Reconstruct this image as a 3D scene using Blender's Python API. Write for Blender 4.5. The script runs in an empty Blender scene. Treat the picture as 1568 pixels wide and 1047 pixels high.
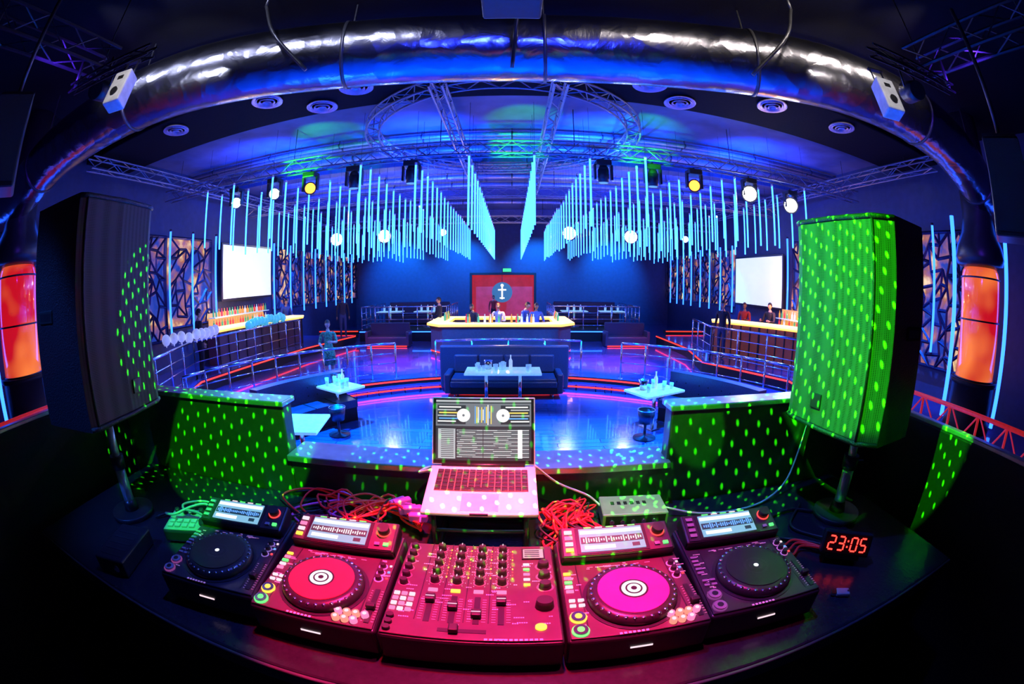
import bpy,bmesh,math,random
from mathutils import Vector,Matrix,Euler,noise
random.seed(7)
R=math.radians
sc=bpy.context.scene
try:
    sc.view_settings.view_transform='Standard'; sc.view_settings.exposure=.3
except Exception: pass

# ------------------------------------------------------------------ materials
_m={}
def M(name,col,rough=.5,metal=0.,emit=None,es=0.,var=.15,scale=15.,bump=0.,spec=.5,trans=0.,stretch=(1,1,1),coat=0.):
    if name in _m: return _m[name]
    m=bpy.data.materials.new(name); m.use_nodes=True
    nt=m.node_tree; N=nt.nodes; L=nt.links
    b=N['Principled BSDF']
    tc=N.new('ShaderNodeTexCoord'); mp=N.new('ShaderNodeMapping'); mp.inputs['Scale'].default_value=stretch
    no=N.new('ShaderNodeTexNoise'); no.inputs['Scale'].default_value=scale; no.inputs['Detail'].default_value=4
    L.new(tc.outputs['Object'],mp.inputs['Vector']); L.new(mp.outputs['Vector'],no.inputs['Vector'])
    cr=N.new('ShaderNodeValToRGB')
    cr.color_ramp.elements[0].position=.3; cr.color_ramp.elements[1].position=.7
    cr.color_ramp.elements[0].color=(*[c*(1-var) for c in col],1)
    cr.color_ramp.elements[1].color=(*[min(1,c*(1+var)) for c in col],1)
    L.new(no.outputs['Fac'],cr.inputs['Fac']); L.new(cr.outputs['Color'],b.inputs['Base Color'])
    b.inputs['Roughness'].default_value=rough; b.inputs['Metallic'].default_value=metal
    b.inputs['Specular IOR Level'].default_value=spec
    b.inputs['Transmission Weight'].default_value=trans
    b.inputs['Coat Weight'].default_value=coat
    if emit:
        b.inputs['Emission Color'].default_value=(*emit,1); b.inputs['Emission Strength'].default_value=es
    if bump:
        bp=N.new('ShaderNodeBump'); bp.inputs['Strength'].default_value=bump; bp.inputs['Distance'].default_value=.02
        L.new(no.outputs['Fac'],bp.inputs['Height']); L.new(bp.outputs['Normal'],b.inputs['Normal'])
    _m[name]=m; return m
def E(name,col,s): return M(name,(.02,.02,.02),.4,emit=col,es=s)

black=M('black_plastic',(.02,.02,.024),.35)
blackm=M('black_paint',(.015,.015,.02),.6,bump=.1,scale=60,spec=.3)
blackc=M('black_ceiling_matte',(.006,.006,.011),.9,bump=.1,scale=20,spec=.1)  # near-black matte for the front ceiling and first beam
gearm=M('gear_panel',(.09,.06,.07),.36,metal=.2)
gearb=M('gear_button',(.35,.32,.34),.4)
rubber=M('rubber',(.012,.012,.012),.8)
chrome=M('chrome',(.7,.72,.78),.18,1.)
alu=M('brushed_aluminium',(.75,.75,.78),.32,.6,var=.05,stretch=(40,1,1))
darkmetal=M('dark_metal',(.08,.08,.1),.4,.8)
trussm=M('truss_metal',(.2,.21,.3),.4,.6)
white=M('white_plastic',(.8,.8,.82),.4)
navy=M('navy_leather',(.03,.035,.08),.32,bump=.25,scale=40)
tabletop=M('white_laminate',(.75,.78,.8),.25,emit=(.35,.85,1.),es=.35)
glass=M('clear_glass',(.6,.8,.95),.05,.0,emit=(.2,.6,1.),es=.25,spec=.9)
ledblue=E('led_tube_light',(.02,.13,1.),8.)
ledwall=E('led_wall_strip',(.014,.09,1.),6.)
ledred=E('led_red_strip',(1.,.03,.01),2.)
warm=E('warm_bar_light',(1.,.42,.06),2.8)
warmtop=E('counter_glow',(1.,.68,.25),2.4)
whiteE=E('white_lamp_lens',(1.,.97,.95),45.)
blueE=E('blue_lamp_lens',(.4,.6,1.),35.)
orangeE=E('orange_lamp_lens',(1.,.3,.02),4.)
greenE=E('exit_green',(.05,1.,.3),1.)
# ------------------------------------------------------------------ mesh builder
class MB:
    def __init__(s,name): s.n=name; s.bm=bmesh.new(); s.mats=[]; s.M=Matrix()
    def mi(s,m):
        if m not in s.mats: s.mats.append(m)
        return s.mats.index(m)
    def face(s,vs,m,sm=False):
        try:
            f=s.bm.faces.new(vs); f.material_index=s.mi(m); f.smooth=sm; return f
        except ValueError: return None
    def v(s,p): return s.bm.verts.new(s.M@Vector(p))
    def box(s,c,d,m,rot=None,bevel=0.,top=1.,seg=2):
        T=Matrix.Translation(c)
        if rot is not None:
            T=T@(rot.to_4x4() if isinstance(rot,Matrix) else Euler(rot).to_matrix().to_4x4())
        x,y,z=[k/2 for k in d]
        P=[(-x,-y,-z),(x,-y,-z),(x,y,-z),(-x,y,-z),(-x*top,-y*top,z),(x*top,-y*top,z),(x*top,y*top,z),(-x*top,y*top,z)]
        F=[(0,3,2,1),(4,5,6,7),(0,1,5,4),(1,2,6,5),(2,3,7,6),(3,0,4,7)]
        if bevel<=0:
            V=[s.v(T@Vector(p)) for p in P]
            for f in F: s.face([V[i] for i in f],m)
        else:
            b=bmesh.new(); V=[b.verts.new(p) for p in P]
            for f in F: b.faces.new([V[i] for i in f])
            bmesh.ops.bevel(b,geom=b.edges[:],offset=bevel,segments=seg,affect='EDGES',profile=.5)
            s.merge(b,m,T); b.free()
    def merge(s,b,m,T=Matrix(),sm=False):
        mp={}
        for v in b.verts: mp[v]=s.v(T@v.co)
        for f in b.faces: s.face([mp[v] for v in f.verts],m,sm)
    def cyl(s,p1,p2,r,m,r2=None,seg=12,cap=True,sm=True):
        p1=Vector(p1);p2=Vector(p2);r2=r if r2 is None else r2
        d=(p2-p1)
        if d.length<1e-6: return
        d.normalize(); a=d.orthogonal().normalized(); c=d.cross(a)
        A=[];B=[]
        for i in range(seg):
            t=2*math.pi*(i+.5)/seg; o=a*math.cos(t)+c*math.sin(t)
            A.append(s.v(p1+o*r)); B.append(s.v(p2+o*r2))
        for i in range(seg):
            j=(i+1)%seg; s.face([A[i],A[j],B[j],B[i]],m,sm and seg>6)
        if cap:
            s.face(A[::-1],m); s.face(B,m)
    def sweep(s,pts,r,m,seg=8,closed=False,cap=True,rf=None):
        pts=[Vector(p) for p in pts]; n=len(pts); rings=[]; prev=None
        for i,p in enumerate(pts):
            if closed: t=(pts[(i+1)%n]-pts[i-1])
            else: t=pts[min(i+1,n-1)]-pts[max(i-1,0)]
            t.normalize()
            if prev is None: a=t.orthogonal().normalized()
            else:
                a=prev-t*prev.dot(t)
                a=a.normalized() if a.length>1e-5 else t.orthogonal().normalized()
            prev=a; c=t.cross(a); rr=r if rf is None else rf(i)
            rings.append([s.v(p+(a*math.cos(2*math.pi*k/seg)+c*math.sin(2*math.pi*k/seg))*rr) for k in range(seg)])
        for i in range(n if closed else n-1):
            A=rings[i];B=rings[(i+1)%n]
            for k in range(seg):
                j=(k+1)%seg; s.face([A[k],A[j],B[j],B[k]],m,True)
        if cap and not closed:
            s.face(rings[0][::-1],m); s.face(rings[-1],m)
    def lathe(s,prof,c,m,seg=24,T=Matrix()):
        c=Vector(c); rings=[]
        for r,z in prof:
            rings.append([s.v(c+T@Vector((r*math.cos(2*math.pi*k/seg),r*math.sin(2*math.pi*k/seg),z))) for k in range(seg)])
        for i in range(len(rings)-1):
            for k in range(seg):
                j=(k+1)%seg; s.face([rings[i][k],rings[i][j],rings[i+1][j],rings[i+1][k]],m,True)
        s.face(rings[0][::-1],m); s.face(rings[-1],m)
    def ball(s,c,r,m,sc=(1,1,1),seg=12,T=Matrix()):
        b=bmesh.new(); bmesh.ops.create_uvsphere(b,u_segments=seg,v_segments=max(6,seg*2//3),radius=r)
        s.merge(b,m,Matrix.Translation(c)@T@Matrix.Diagonal((*sc,1)),True); b.free()
    def prism(s,pts,z0,z1,m,mt=None):
        A=[s.v((x,y,z0)) for x,y in pts]; B=[s.v((x,y,z1)) for x,y in pts]; n=len(pts)
        for i in range(n):
            j=(i+1)%n; s.face([A[i],A[j],B[j],B[i]],m)
        s.face(A[::-1],m); s.face(B,mt or m)
    def arcblock(s,cx,cy,r0,r1,a0,a1,z0,z1,m,n=24):
        rings=[]
        for i in range(n+1):
            a=R(a0+(a1-a0)*i/n); ca,sa=math.cos(a),math.sin(a)
            rings.append([s.v((cx+r*ca,cy+r*sa,z)) for r,z in((r0,z0),(r1,z0),(r1,z1),(r0,z1))])
        for i in range(n):
            for k in range(4):
                j=(k+1)%4; s.face([rings[i][k],rings[i+1][k],rings[i+1][j],rings[i][j]],m)
        s.face(rings[0],m); s.face(rings[-1][::-1],m)
    def done(s,loc=(0,0,0),rot=(0,0,0),parent=None):
        bmesh.ops.recalc_face_normals(s.bm,faces=s.bm.faces[:])
        me=bpy.data.meshes.new(s.n); s.bm.to_mesh(me); s.bm.free()
        for m in s.mats: me.materials.append(m)
        o=bpy.data.objects.new(s.n,me); sc.collection.objects.link(o)
        o.location=loc; o.rotation_euler=rot
        if parent: o.parent=parent
        return o
def cat(pts,n=8):
    P=[Vector(p) for p in pts]; P=[P[0]*2-P[1]]+P+[P[-1]*2-P[-2]]; out=[]
    for i in range(1,len(P)-2):
        a,b,c,d=P[i-1:i+3]
        for k in range(n):
            t=k/n; out.append(.5*((2*b)+(c-a)*t+(2*a-5*b+4*c-d)*t*t+(3*b-a-3*c+d)*t**3))
    out.append(P[-2]); return out

CZ=2.8
# ------------------------------------------------------------------ camera
cd=bpy.data.cameras.new('camera'); cam=bpy.data.objects.new('camera',cd); sc.collection.objects.link(cam)
cam.location=(0,0,CZ); cam.rotation_euler=(R(82),0,0); sc.camera=cam
cd.sensor_width=36; cd.sensor_height=24.03; cd.sensor_fit='HORIZONTAL'
cd.type='PANO'; cd.clip_start=.02
try:
    cd.panorama_type='FISHEYE_EQUISOLID'; cd.fisheye_lens=15.; cd.fisheye_fov=R(200)
except Exception:
    pass
try:
    cd.cycles.panorama_type='FISHEYE_EQUISOLID'; cd.cycles.fisheye_lens=15.; cd.cycles.fisheye_fov=R(200)
except Exception as e: print(e)

w=bpy.data.worlds.new('World'); sc.world=w; w.use_nodes=True
w.node_tree.nodes['Background'].inputs[0].default_value=(.01,.01,.04,1); w.node_tree.nodes['Background'].inputs[1].default_value=.3

# ------------------------------------------------------------------ room shell
def floor_mat(name,c1,c2,rough):
    m=bpy.data.materials.new(name); m.use_nodes=True; nt=m.node_tree; N=nt.nodes; L=nt.links; b=N['Principled BSDF']
    tc=N.new('ShaderNodeTexCoord'); mp=N.new('ShaderNodeMapping')
    br=N.new('ShaderNodeTexBrick'); br.inputs['Scale'].default_value=1.; br.inputs['Brick Width'].default_value=1.6; br.inputs['Row Height'].default_value=.18
    br.inputs['Mortar Size'].default_value=.008; br.inputs['Color1'].default_value=(*c1,1); br.inputs['Color2'].default_value=(*c2,1); br.inputs['Mortar'].default_value=(.005,.005,.01,1)
    no=N.new('ShaderNodeTexNoise'); no.inputs['Scale'].default_value=3
    L.new(tc.outputs['Object'],mp.inputs['Vector']); L.new(mp.outputs['Vector'],br.inputs['Vector']); L.new(tc.outputs['Object'],no.inputs['Vector'])
    L.new(br.outputs['Color'],b.inputs['Base Color'])
    mr=N.new('ShaderNodeMapRange'); mr.inputs['To Min'].default_value=rough*.7; mr.inputs['To Max'].default_value=rough*1.4
    L.new(no.outputs['Fac'],mr.inputs['Value']); L.new(mr.outputs['Result'],b.inputs['Roughness'])
    b.inputs['Coat Weight'].default_value=1.; b.inputs['Coat Roughness'].default_value=.05; b.inputs['Coat IOR'].default_value=1.6
    return m
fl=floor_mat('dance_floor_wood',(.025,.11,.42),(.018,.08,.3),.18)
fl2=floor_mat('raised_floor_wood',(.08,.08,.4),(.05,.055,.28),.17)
wallm=M('wall_paint',(.03,.045,.11),.6,bump=.1,scale=5)
ceilm=M('ceiling_concrete',(.07,.1,.22),.7,bump=.2,scale=1.2,var=.3)
Y0,Y1,X0,X1,ZT=-3.,26.,-10.,10.,6.6
b=MB('floor'); b.box((0,(Y0+Y1)/2,-.1),(20.4,Y1-Y0+.4,.2),fl); b.done()
b=MB('ceiling'); b.box((0,(7+Y1)/2,ZT+.1),(20.4,Y1-7+.4,.2),ceilm); b.box((0,(Y0+6.8)/2,ZT+.1),(20.4,6.8-Y0,.2),blackc); b.done()
b=MB('wall_left'); b.box((X0-.1,(Y0+Y1)/2,ZT/2),(.2,Y1-Y0,ZT),wallm); b.done()
b=MB('wall_right'); b.box((X1+.1,(Y0+Y1)/2,ZT/2),(.2,Y1-Y0,ZT),wallm); b.done()
b=MB('wall_front'); b.box((0,Y0-.1,ZT/2),(20.4,.2,ZT),blackm); b.done()
b=MB('wall_back')
redw=M('red_backlit_panel',(.35,.03,.05),.5,emit=(1.,.05,.09),es=.24,scale=2,var=.4)
for c,d in (((-6.25,Y1+.1,ZT/2),(7.5,.2,ZT)),((5.7,Y1+.1,ZT/2),(8.6,.2,ZT)),((-.55,Y1+.1,4.95),(3.9,.2,3.3))): b.box(c,d,wallm)
b.box((-.55,Y1+.9,1.65),(3.9,.1,3.3),redw); b.box((-2.5,Y1+.5,1.65),(.06,.9,3.3),redw); b.box((1.4,Y1+.5,1.65),(.06,.9,3.3),redw); b.box((-.55,Y1+.5,.2),(3.9,.9,.1),redw); b.box((-.55,Y1+.5,3.3),(3.9,.9,.06),redw)
b.done()
b=MB('trim_back_opening')
for c,d in(((-2.5,Y1-.05,1.65),(.14,.1,3.3)),((1.4,Y1-.05,1.65),(.14,.1,3.3)),((-.55,Y1-.05,3.33),(4.04,.1,.14))): b.box(c,d,blackm,bevel=.01)
b.done()
b=MB('round_logo_sign')
b.cyl((-.6,Y1+.04,2.2),(-.6,Y1-.02,2.2),.62,E('sign_blue',(.03,.2,.5),.6),seg=32)
sw=E('sign_white',(1,1,1),1.)
for c,d in(((-.6,Y1-.04,2.15),(.1,.04,.75)),((-.6,Y1-.04,2.35),(.5,.04,.09)),((-.6,Y1-.04,1.85),(.3,.04,.08))): b.box(c,d,sw)
b.cyl((-.6,Y1-.02,2.62),(-.6,Y1-.06,2.62),.1,sw); b.cyl((-.6,Y1+.02,2.8),(-.6,Y1+.02,3.3),.015,darkmetal)
b.done()
b=MB('exit_sign'); b.box((-.3,Y1-.12,3.55),(.5,.06,.2),greenE,bevel=.01); b.box((-.3,Y1-.06,3.55),(.56,.06,.26),black); b.done()

PC=(-.1,5.2); PR=6.2
b=MB('raised_floor')
n=96; inner=[];outer=[]
for i in range(n):
    a=2*math.pi*i/n; ca,sa=math.cos(a),math.sin(a)
    t=min((9.99-PC[0])/ca if ca>1e-6 else 1e9,(-9.99-PC[0])/ca if ca<-1e-6 else 1e9,(Y1-PC[1])/sa if sa>1e-6 else 1e9,(Y0-PC[1])/sa if sa<-1e-6 else 1e9)
    inner.append((PC[0]+PR*ca,PC[1]+PR*sa)); outer.append((PC[0]+t*ca,PC[1]+t*sa))
corners=[(9.99,Y1),(-9.99,Y1),(-9.99,Y0),(9.99,Y0)]
for c in corners:
    k=min(range(n),key=lambda i:(outer[i][0]-c[0])**2+(outer[i][1]-c[1])**2); outer[k]=c
I=[b.v((x,y,.3)) for x,y in inner]; O=[b.v((x,y,.3)) for x,y in outer]; IB=[b.v((x,y,0)) for x,y in inner]
for i in range(n):
    j=(i+1)%n; b.face([I[i],O[i],O[j],I[j]],fl2); b.face([IB[i],I[i],I[j],IB[j]],blackm)
b.arcblock(PC[0],PC[1],PR-.32,PR,-10,190,0,.15,fl2,72)
b.arcblock(PC[0],PC[1],PR-.012,PR-.002,8,172,.23,.27,ledred,72)
b.arcblock(PC[0],PC[1],PR-.335,PR-.325,8,172,.08,.12,ledred,72)
b.done()

sideR=[(6.1,-2.9),(6.1,5),(6.9,8.6),(5.6,11.4),(6.2,14),(6.2,17.4),(9.97,17.4),(9.97,-2.9)]
sideL=[(-9.97,-2.9),(-9.97,17.4),(-6.8,17.4),(-7.5,14),(-7.9,8.3),(-6.4,5),(-6.4,-2.9)]
for P in(sideR,sideL):
    b=MB('side_platform'); b.prism(P,.301,.65,blackm,fl2)
    Q=P[:6] if P is sideR else P[2:]
    for i in range(len(Q)-1):
        b.cyl((*Q[i],.6),(*Q[i+1],.6),.025,ledred,seg=6)
    b.done()

def railing(name,pts,h,z,step=1.0,gl=True):
    b=MB(name)
    pts=[Vector((p[0],p[1],z)) for p in pts]
    for i in range(len(pts)-1):
        a,c=pts[i],pts[i+1]; d=c-a; n=max(1,round(d.length/step))
        for k in range(n+(1 if i==len(pts)-2 else 0)):
            p=a+d*k/n; b.cyl(p,p+Vector((0,0,h)),.024,chrome,seg=8); b.cyl(p,p+Vector((0,0,.02)),.06,chrome,seg=10)
        for hh,r in((h,.03),(h*.72,.012),(h*.45,.012),(h*.18,.012)): b.cyl(a+Vector((0,0,hh)),c+Vector((0,0,hh)),r,chrome,seg=8)
    return b.done()
railing('platform_railing',[(6.3,4.6),(6.35,5),(7.1,8.6),(5.85,11.4)],1.0,.65)
railing('platform_railing',[(5.85,11.4),(6.4,14)],1.0,.65)
railing('platform_railing',[(-6.6,4.6),(-6.6,5),(-8.05,8.3)],1.0,.65)
railing('platform_railing',[(-8.05,8.3),(-7.75,14)],1.0,.65)
def arcpts(cx,cy,r,a0,a1,n): return [(cx+r*math.cos(R(a0+(a1-a0)*i/n)),cy+r*math.sin(R(a0+(a1-a0)*i/n))) for i in range(n+1)]
railing('dance_floor_railing',arcpts(PC[0],PC[1],6.35,118,172,9),.95,.3,1.2)
railing('dance_floor_railing',arcpts(PC[0],PC[1],6.35,62,8,9),.95,.3,1.2)
railing('dance_floor_railing',arcpts(PC[0],PC[1],6.35,108,72,4),.95,.3,3)

for x0,x1 in((-6.8,-2.7),(1.7,5.7)):
    b=MB('vip_platform'); b.box(((x0+x1)/2,20,.55),(x1-x0,4,.49),blackm); b.box(((x0+x1)/2,17.98,.72),(x1-x0,.03,.04),ledwall); b.done()
    railing('vip_railing',[(x0+.1,21.8),(x0+.1,18.1),(x1-.1,18.1),(x1-.1,21.8)],1.0,.8,.65)
    b=MB('vip_table'); 
    for k in(.28,.72):
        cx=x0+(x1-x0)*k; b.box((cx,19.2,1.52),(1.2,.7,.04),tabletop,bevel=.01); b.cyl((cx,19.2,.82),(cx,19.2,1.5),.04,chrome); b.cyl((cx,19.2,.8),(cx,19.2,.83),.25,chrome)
        for q in range(3): b.lathe([(.05,0),(.06,.16),(.02,.2),(.02,.28)],(cx-.3+q*.3,19.2,1.54),glass,10)
    b.done()
    b=MB('vip_sofa'); cx=(x0+x1)/2
    b.box((cx,21.2,1.02),(3.2,.7,.44),navy,bevel=.04); b.box((cx,21.55,1.4),(3.2,.16,.9),navy,bevel=.04)
    for k in(-1,1): b.box((cx+k*1.6,21.2,1.15),(.16,.75,.7),navy,bevel=.03)
    b.done()
for sx in(-1,1):
    b=MB('red_lit_steps')
    for k in range(3): 
        b.box((sx*7.9,17.6+k*.32,.38+k*.16),(2.0,.34,.16),blackm); b.box((sx*7.9,17.42+k*.32,.42+k*.16),(2.0,.01,.04),ledred)
    b.done()
for sx,cx in((-1,-5.0),(1,4.6)):
    b=MB('banquette_seat')
    b.box((cx,16.6,.5),(1.7,.6,.4),navy,bevel=.04); b.box((cx,16.9,.85),(1.7,.14,.75),navy,bevel=.03); b.box((cx,16.28,.34),(1.7,.01,.04),ledred)
    for k in(-1,1): b.box((cx+k*.87,16.6,.62),(.12,.62,.6),navy,bevel=.03)
    b.done()

# ------------------------------------------------------------------ lattice wall panels
def patchy():
    m=bpy.data.materials.new('lattice_backlight'); m.use_nodes=True; nt=m.node_tree;N=nt.nodes;L=nt.links;b=N['Principled BSDF']
    tc=N.new('ShaderNodeTexCoord'); no=N.new('ShaderNodeTexNoise'); no.inputs['Scale'].default_value=1.3; no.inputs['Detail'].default_value=4
    cr=N.new('ShaderNodeValToRGB'); e=cr.color_ramp.elements; e[0].position=.45; e[0].color=(.01,.035,.3,1); e[1].position=.7; e[1].color=(1,.75,.35,1)
    x=e.new(.57); x.color=(.35,.12,.06,1)
    L.new(tc.outputs['Object'],no.inputs['Vector']);L.new(no.outputs['Fac'],cr.inputs['Fac']);L.new(cr.outputs['Color'],b.inputs['Emission Color'])
    b.inputs['Emission Strength'].default_value=1.; b.inputs['Base Color'].default_value=(.03,.03,.05,1); return m
backl=patchy()
lat=M('lattice_metal',(.03,.03,.08),.35,.5)
def lattice(name,x,y0,y1,z0,z1,sgn):
    b=MB(name)
    b.box((x+sgn*.14,(y0+y1)/2,(z0+z1)/2),(.04,y1-y0,z1-z0),backl)
    nu=max(4,int((y1-y0)/.3)); nv=int((z1-z0)/.3)
    G=[[Vector((x,y0+(y1-y0)*i/nu+(random.uniform(-.1,.1) if 0<i<nu else 0),z0+(z1-z0)*j/nv+(random.uniform(-.1,.1) if 0<j<nv else 0))) for j in range(nv+1)] for i in range(nu+1)]
    for i in range(nu+1):
        for j in range(nv+1):
            if i<nu and (i+j)%2==0: b.cyl(G[i][j],G[i+1][j],.042,lat,seg=4)
            if j<nv and random.random()<.85: b.cyl(G[i][j],G[i][j+1],.042,lat,seg=4)
            if i<nu and j<nv and random.random()<.6:
                if random.random()<.5: b.cyl(G[i][j],G[i+1][j+1],.042,lat,seg=4)
                else: b.cyl(G[i+1][j],G[i][j+1],.042,lat,seg=4)
    for p,q in(((x,y0,z0),(x,y1,z0)),((x,y0,z1),(x,y1,z1)),((x,y0,z0),(x,y0,z1)),((x,y1,z0),(x,y1,z1))): b.cyl(p,q,.045,lat,seg=4)
    b.done()
for y0,y1,z0 in((5.0,6.6,1.4),(6.9,8.9,1.6),(9.1,11.2,1.9),(15.6,18,2.0),(18.2,20.6,2.),(20.8,23.2,2.),(23.4,25.7,2.)): lattice('lattice_panel',-9.8,y0,y1,z0,4.55,-1)
for y0,y1,z0 in((4.7,6.9,1.4),(7.2,9.6,1.6),(9.9,12.4,1.9),(17.1,19.2,2.),(19.4,21.5,2.),(21.7,23.6,2.),(23.8,25.7,2.)): lattice('lattice_panel',9.8,y0,y1,z0,4.55,1)
for x,ys in((-9.7,(6.75,9.0,10.1,11.35,15.35,16.8,18.1,19.4,20.7,22,23.3,24.5)),(9.7,(5.8,7.05,8.4,9.75,12.6,16.9,18.1,19.3,20.4,21.6,22.7,23.7,24.8))):
    for y in ys:
        b=MB('led_wall_tube'); b.cyl((x,y,1.75),(x,y,4.7),.035,ledwall,seg=8); b.cyl((x,y,1.7),(x,y,1.75),.045,darkmetal,seg=8); b.cyl((x,y,4.7),(x,y,4.76),.045,darkmetal,seg=8); b.done()
def pscreen(x,y0,y1,z0,z1,sgn):
    b=MB('projection_screen')
    b.box((x,(y0+y1)/2,(z0+z1)/2),(.06,y1-y0+.16,z1-z0+.16),black,bevel=.01)
    m=M('projection_surface',(.8,.8,.8),.7,emit=(.75,.92,.82),es=.6,scale=.7,var=.2)
    b.box((x-sgn*.035,(y0+y1)/2,(z0+z1)/2),(.01,y1-y0,z1-z0),m)
    b.done()
pscreen(-9.75,11.8,15.1,2.6,4.45,-1); pscreen(9.75,13.0,16.6,2.2,4.1,1)

# ------------------------------------------------------------------ red columns
def colglass():
    m=bpy.data.materials.new('red_glowing_glass'); m.use_nodes=True; nt=m.node_tree;N=nt.nodes;L=nt.links;b=N['Principled BSDF']
    tc=N.new('ShaderNodeTexCoord'); no=N.new('ShaderNodeTexNoise'); no.inputs['Scale'].default_value=.9
    cr=N.new('ShaderNodeValToRGB'); cr.color_ramp.elements[0].position=.4; cr.color_ramp.elements[0].color=(.55,.004,.015,1); cr.color_ramp.elements[1].position=.7; cr.color_ramp.elements[1].color=(1,.22,.05,1)
    L.new(tc.outputs['Object'],no.inputs['Vector']);L.new(no.outputs['Fac'],cr.inputs['Fac']);L.new(cr.outputs['Color'],b.inputs['Emission Color'])
    b.inputs['Emission Strength'].default_value=.85; b.inputs['Base Color'].default_value=(.4,.02,.01,1); b.inputs['Roughness'].default_value=.15; b.inputs['Coat Weight'].default_value=1.
    return m
cg=colglass()
for x,y,z0,z1 in((8.6,3.75,1.56,3.66),(-8.8,3.1,1.75,3.75)):
    b=MB('glowing_column')
    b.lathe([(.62,.655),(.62,.8),(.56,.85),(.56,z0-.06),(.62,z0-.06),(.62,z0+.02),(.5,z0+.02)],(x,y,0),blackm,32)
    b.lathe([(.5,z0),(.5,z1-.25),(.47,z1-.1),(.4,z1)],(x,y,0),cg,40)
    b.lathe([(.42,z1-.04),(.6,z1+.02),(.64,z1+.15),(.6,z1+.35),(.48,z1+.6),(.4,4.6),(.4,ZT-.005)],(x,y,0),black,32)
    for zz in(z0+.02,2.65,z1-.24): b.lathe([(.5,zz),(.525,zz),(.525,zz+.03),(.5,zz+.03)],(x,y,0),darkmetal,32)
    for k in(-1,1):
        d=Vector((x,y,0)).normalized(); t=Vector((-d.y,d.x,0))*k*.68
        b.cyl((x+t.x,y+t.y,.75),(x+t.x,y+t.y,4.6),.05,ledwall,seg=8)
    b.done()
rl=M('red_lit_steel',(.5,.03,.03),.4,emit=(1,.03,.03),es=.25)  # red light on the fence put into its colour and emission
for x in(6.25,-6.75):
    b=MB('red_lattice_fence')
    y0,y1,z0,z1=.6,4.4,.66,1.45
    b.cyl((x,y0,z1),(x,y1,z1),.035,rl); b.cyl((x,y0,z0+.05),(x,y1,z0+.05),.025,rl)
    k=y0
    while k<y1-.1:
        b.cyl((x,k,z0),(x,k,z1),.025,rl,seg=8); b.cyl((x,k,z0+.05),(x,min(k+.6,y1),z1),.016,rl,seg=6); b.cyl((x,k,z1),(x,min(k+.6,y1),z0+.05),.016,rl,seg=6); k+=.63
    b.cyl((x,y1,z0),(x,y1,z1),.025,rl,seg=8)
    b.done()

# ------------------------------------------------------------------ ceiling things
bg=M('beam_grey',(.05,.06,.15),.6)
b=MB('ceiling_beam'); b.box((0,6.3,6.4),(19.9,1.7,.39),blackc,bevel=.03); b.done()
for y in(12.,17.,22.):
    b=MB('ceiling_beam'); b.box((0,y,6.42),(19.9,.5,.35),bg,bevel=.02); b.done()
for y,z,r in((9.9,6.45,.06),(10.15,6.45,.06),(11.0,6.42,.1),(14.2,6.45,.08),(15.4,6.42,.1),(19,6.45,.08)):
    b=MB('overhead_pipe'); b.cyl((-9.9,y,z),(9.9,y,z),r,M('pipe_paint',(.25,.28,.45),.4,.4),seg=12)
    for k in range(-4,5): b.cyl((k*2.2-.02,y,z),(k*2.2+.02,y,z),r*1.15,darkmetal,seg=12); b.cyl((k*2.2,y,z),(k*2.2,y,ZT-.004),.01,darkmetal,seg=5)
    b.done()
def ductmat():
    m=bpy.data.materials.new('crinkled_duct_foil'); m.use_nodes=True; nt=m.node_tree;N=nt.nodes;L=nt.links;b=N['Principled BSDF']
    b.inputs['Metallic'].default_value=1.; b.inputs['Roughness'].default_value=.22; b.inputs['Base Color'].default_value=(.3,.3,.38,1)
    tc=N.new('ShaderNodeTexCoord'); n1=N.new('ShaderNodeTexNoise'); n1.inputs['Scale'].default_value=2.2; n1.inputs['Detail'].default_value=9; n1.inputs['Distortion'].default_value=1.5
    v=N.new('ShaderNodeTexVoronoi'); v.inputs['Scale'].default_value=4; ad=N.new('ShaderNodeMath'); ad.operation='ADD'
    bp=N.new('ShaderNodeBump'); bp.inputs['Strength'].default_value=.28; bp.inputs['Distance'].default_value=.045
    L.new(tc.outputs['Object'],n1.inputs['Vector']);L.new(tc.outputs['Object'],v.inputs['Vector']);L.new(n1.outputs['Fac'],ad.inputs[0]);L.new(v.outputs['Distance'],ad.inputs[1]);L.new(ad.outputs[0],bp.inputs['Height']);L.new(bp.outputs['Normal'],b.inputs['Normal'])
    return m
dm=ductmat()
b=MB('ventilation_duct')
path=cat([(-9.9,2.6,4.8),(-8.5,2.9,5.0),(-7,3.15,5.4),(-4.57,3.65,5.66),(-2,4.4,5.72),(0,4.65,5.74),(2,4.4,5.72),(4.4,3.65,5.66),(6.6,3.4,5.5),(8.5,3.5,5.1),(9.9,3.6,4.85)],10)
b.sweep(path,.46,dm,40)
for i in range(4,len(path)-4,12):
    d=(path[i+1]-path[i]).normalized(); b.cyl(path[i]-d*.02,path[i]+d*.02,.475,darkmetal,seg=40)
    b.cyl(path[i]+Vector((0,0,.45)),(path[i].x,path[i].y,ZT),.012,darkmetal,seg=6)
b.done()
for pts in ([(-2.9,3.55,6.3),(-2.6,3.5,5.7),(-2.2,3.75,5.2)],[(.1,4.05,6.4),(.05,4.0,5.7),(.0,4.25,5.2)],[(3.3,3.35,6.3),(3.0,3.3,5.7),(2.6,3.65,5.2)]):
    b=MB('duct_support_pipe'); b.sweep(cat(pts,6),.022,darkmetal,8); b.cyl(pts[0],(pts[0][0],pts[0][1],ZT-.005),.022,darkmetal,seg=8); b.done()
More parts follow.
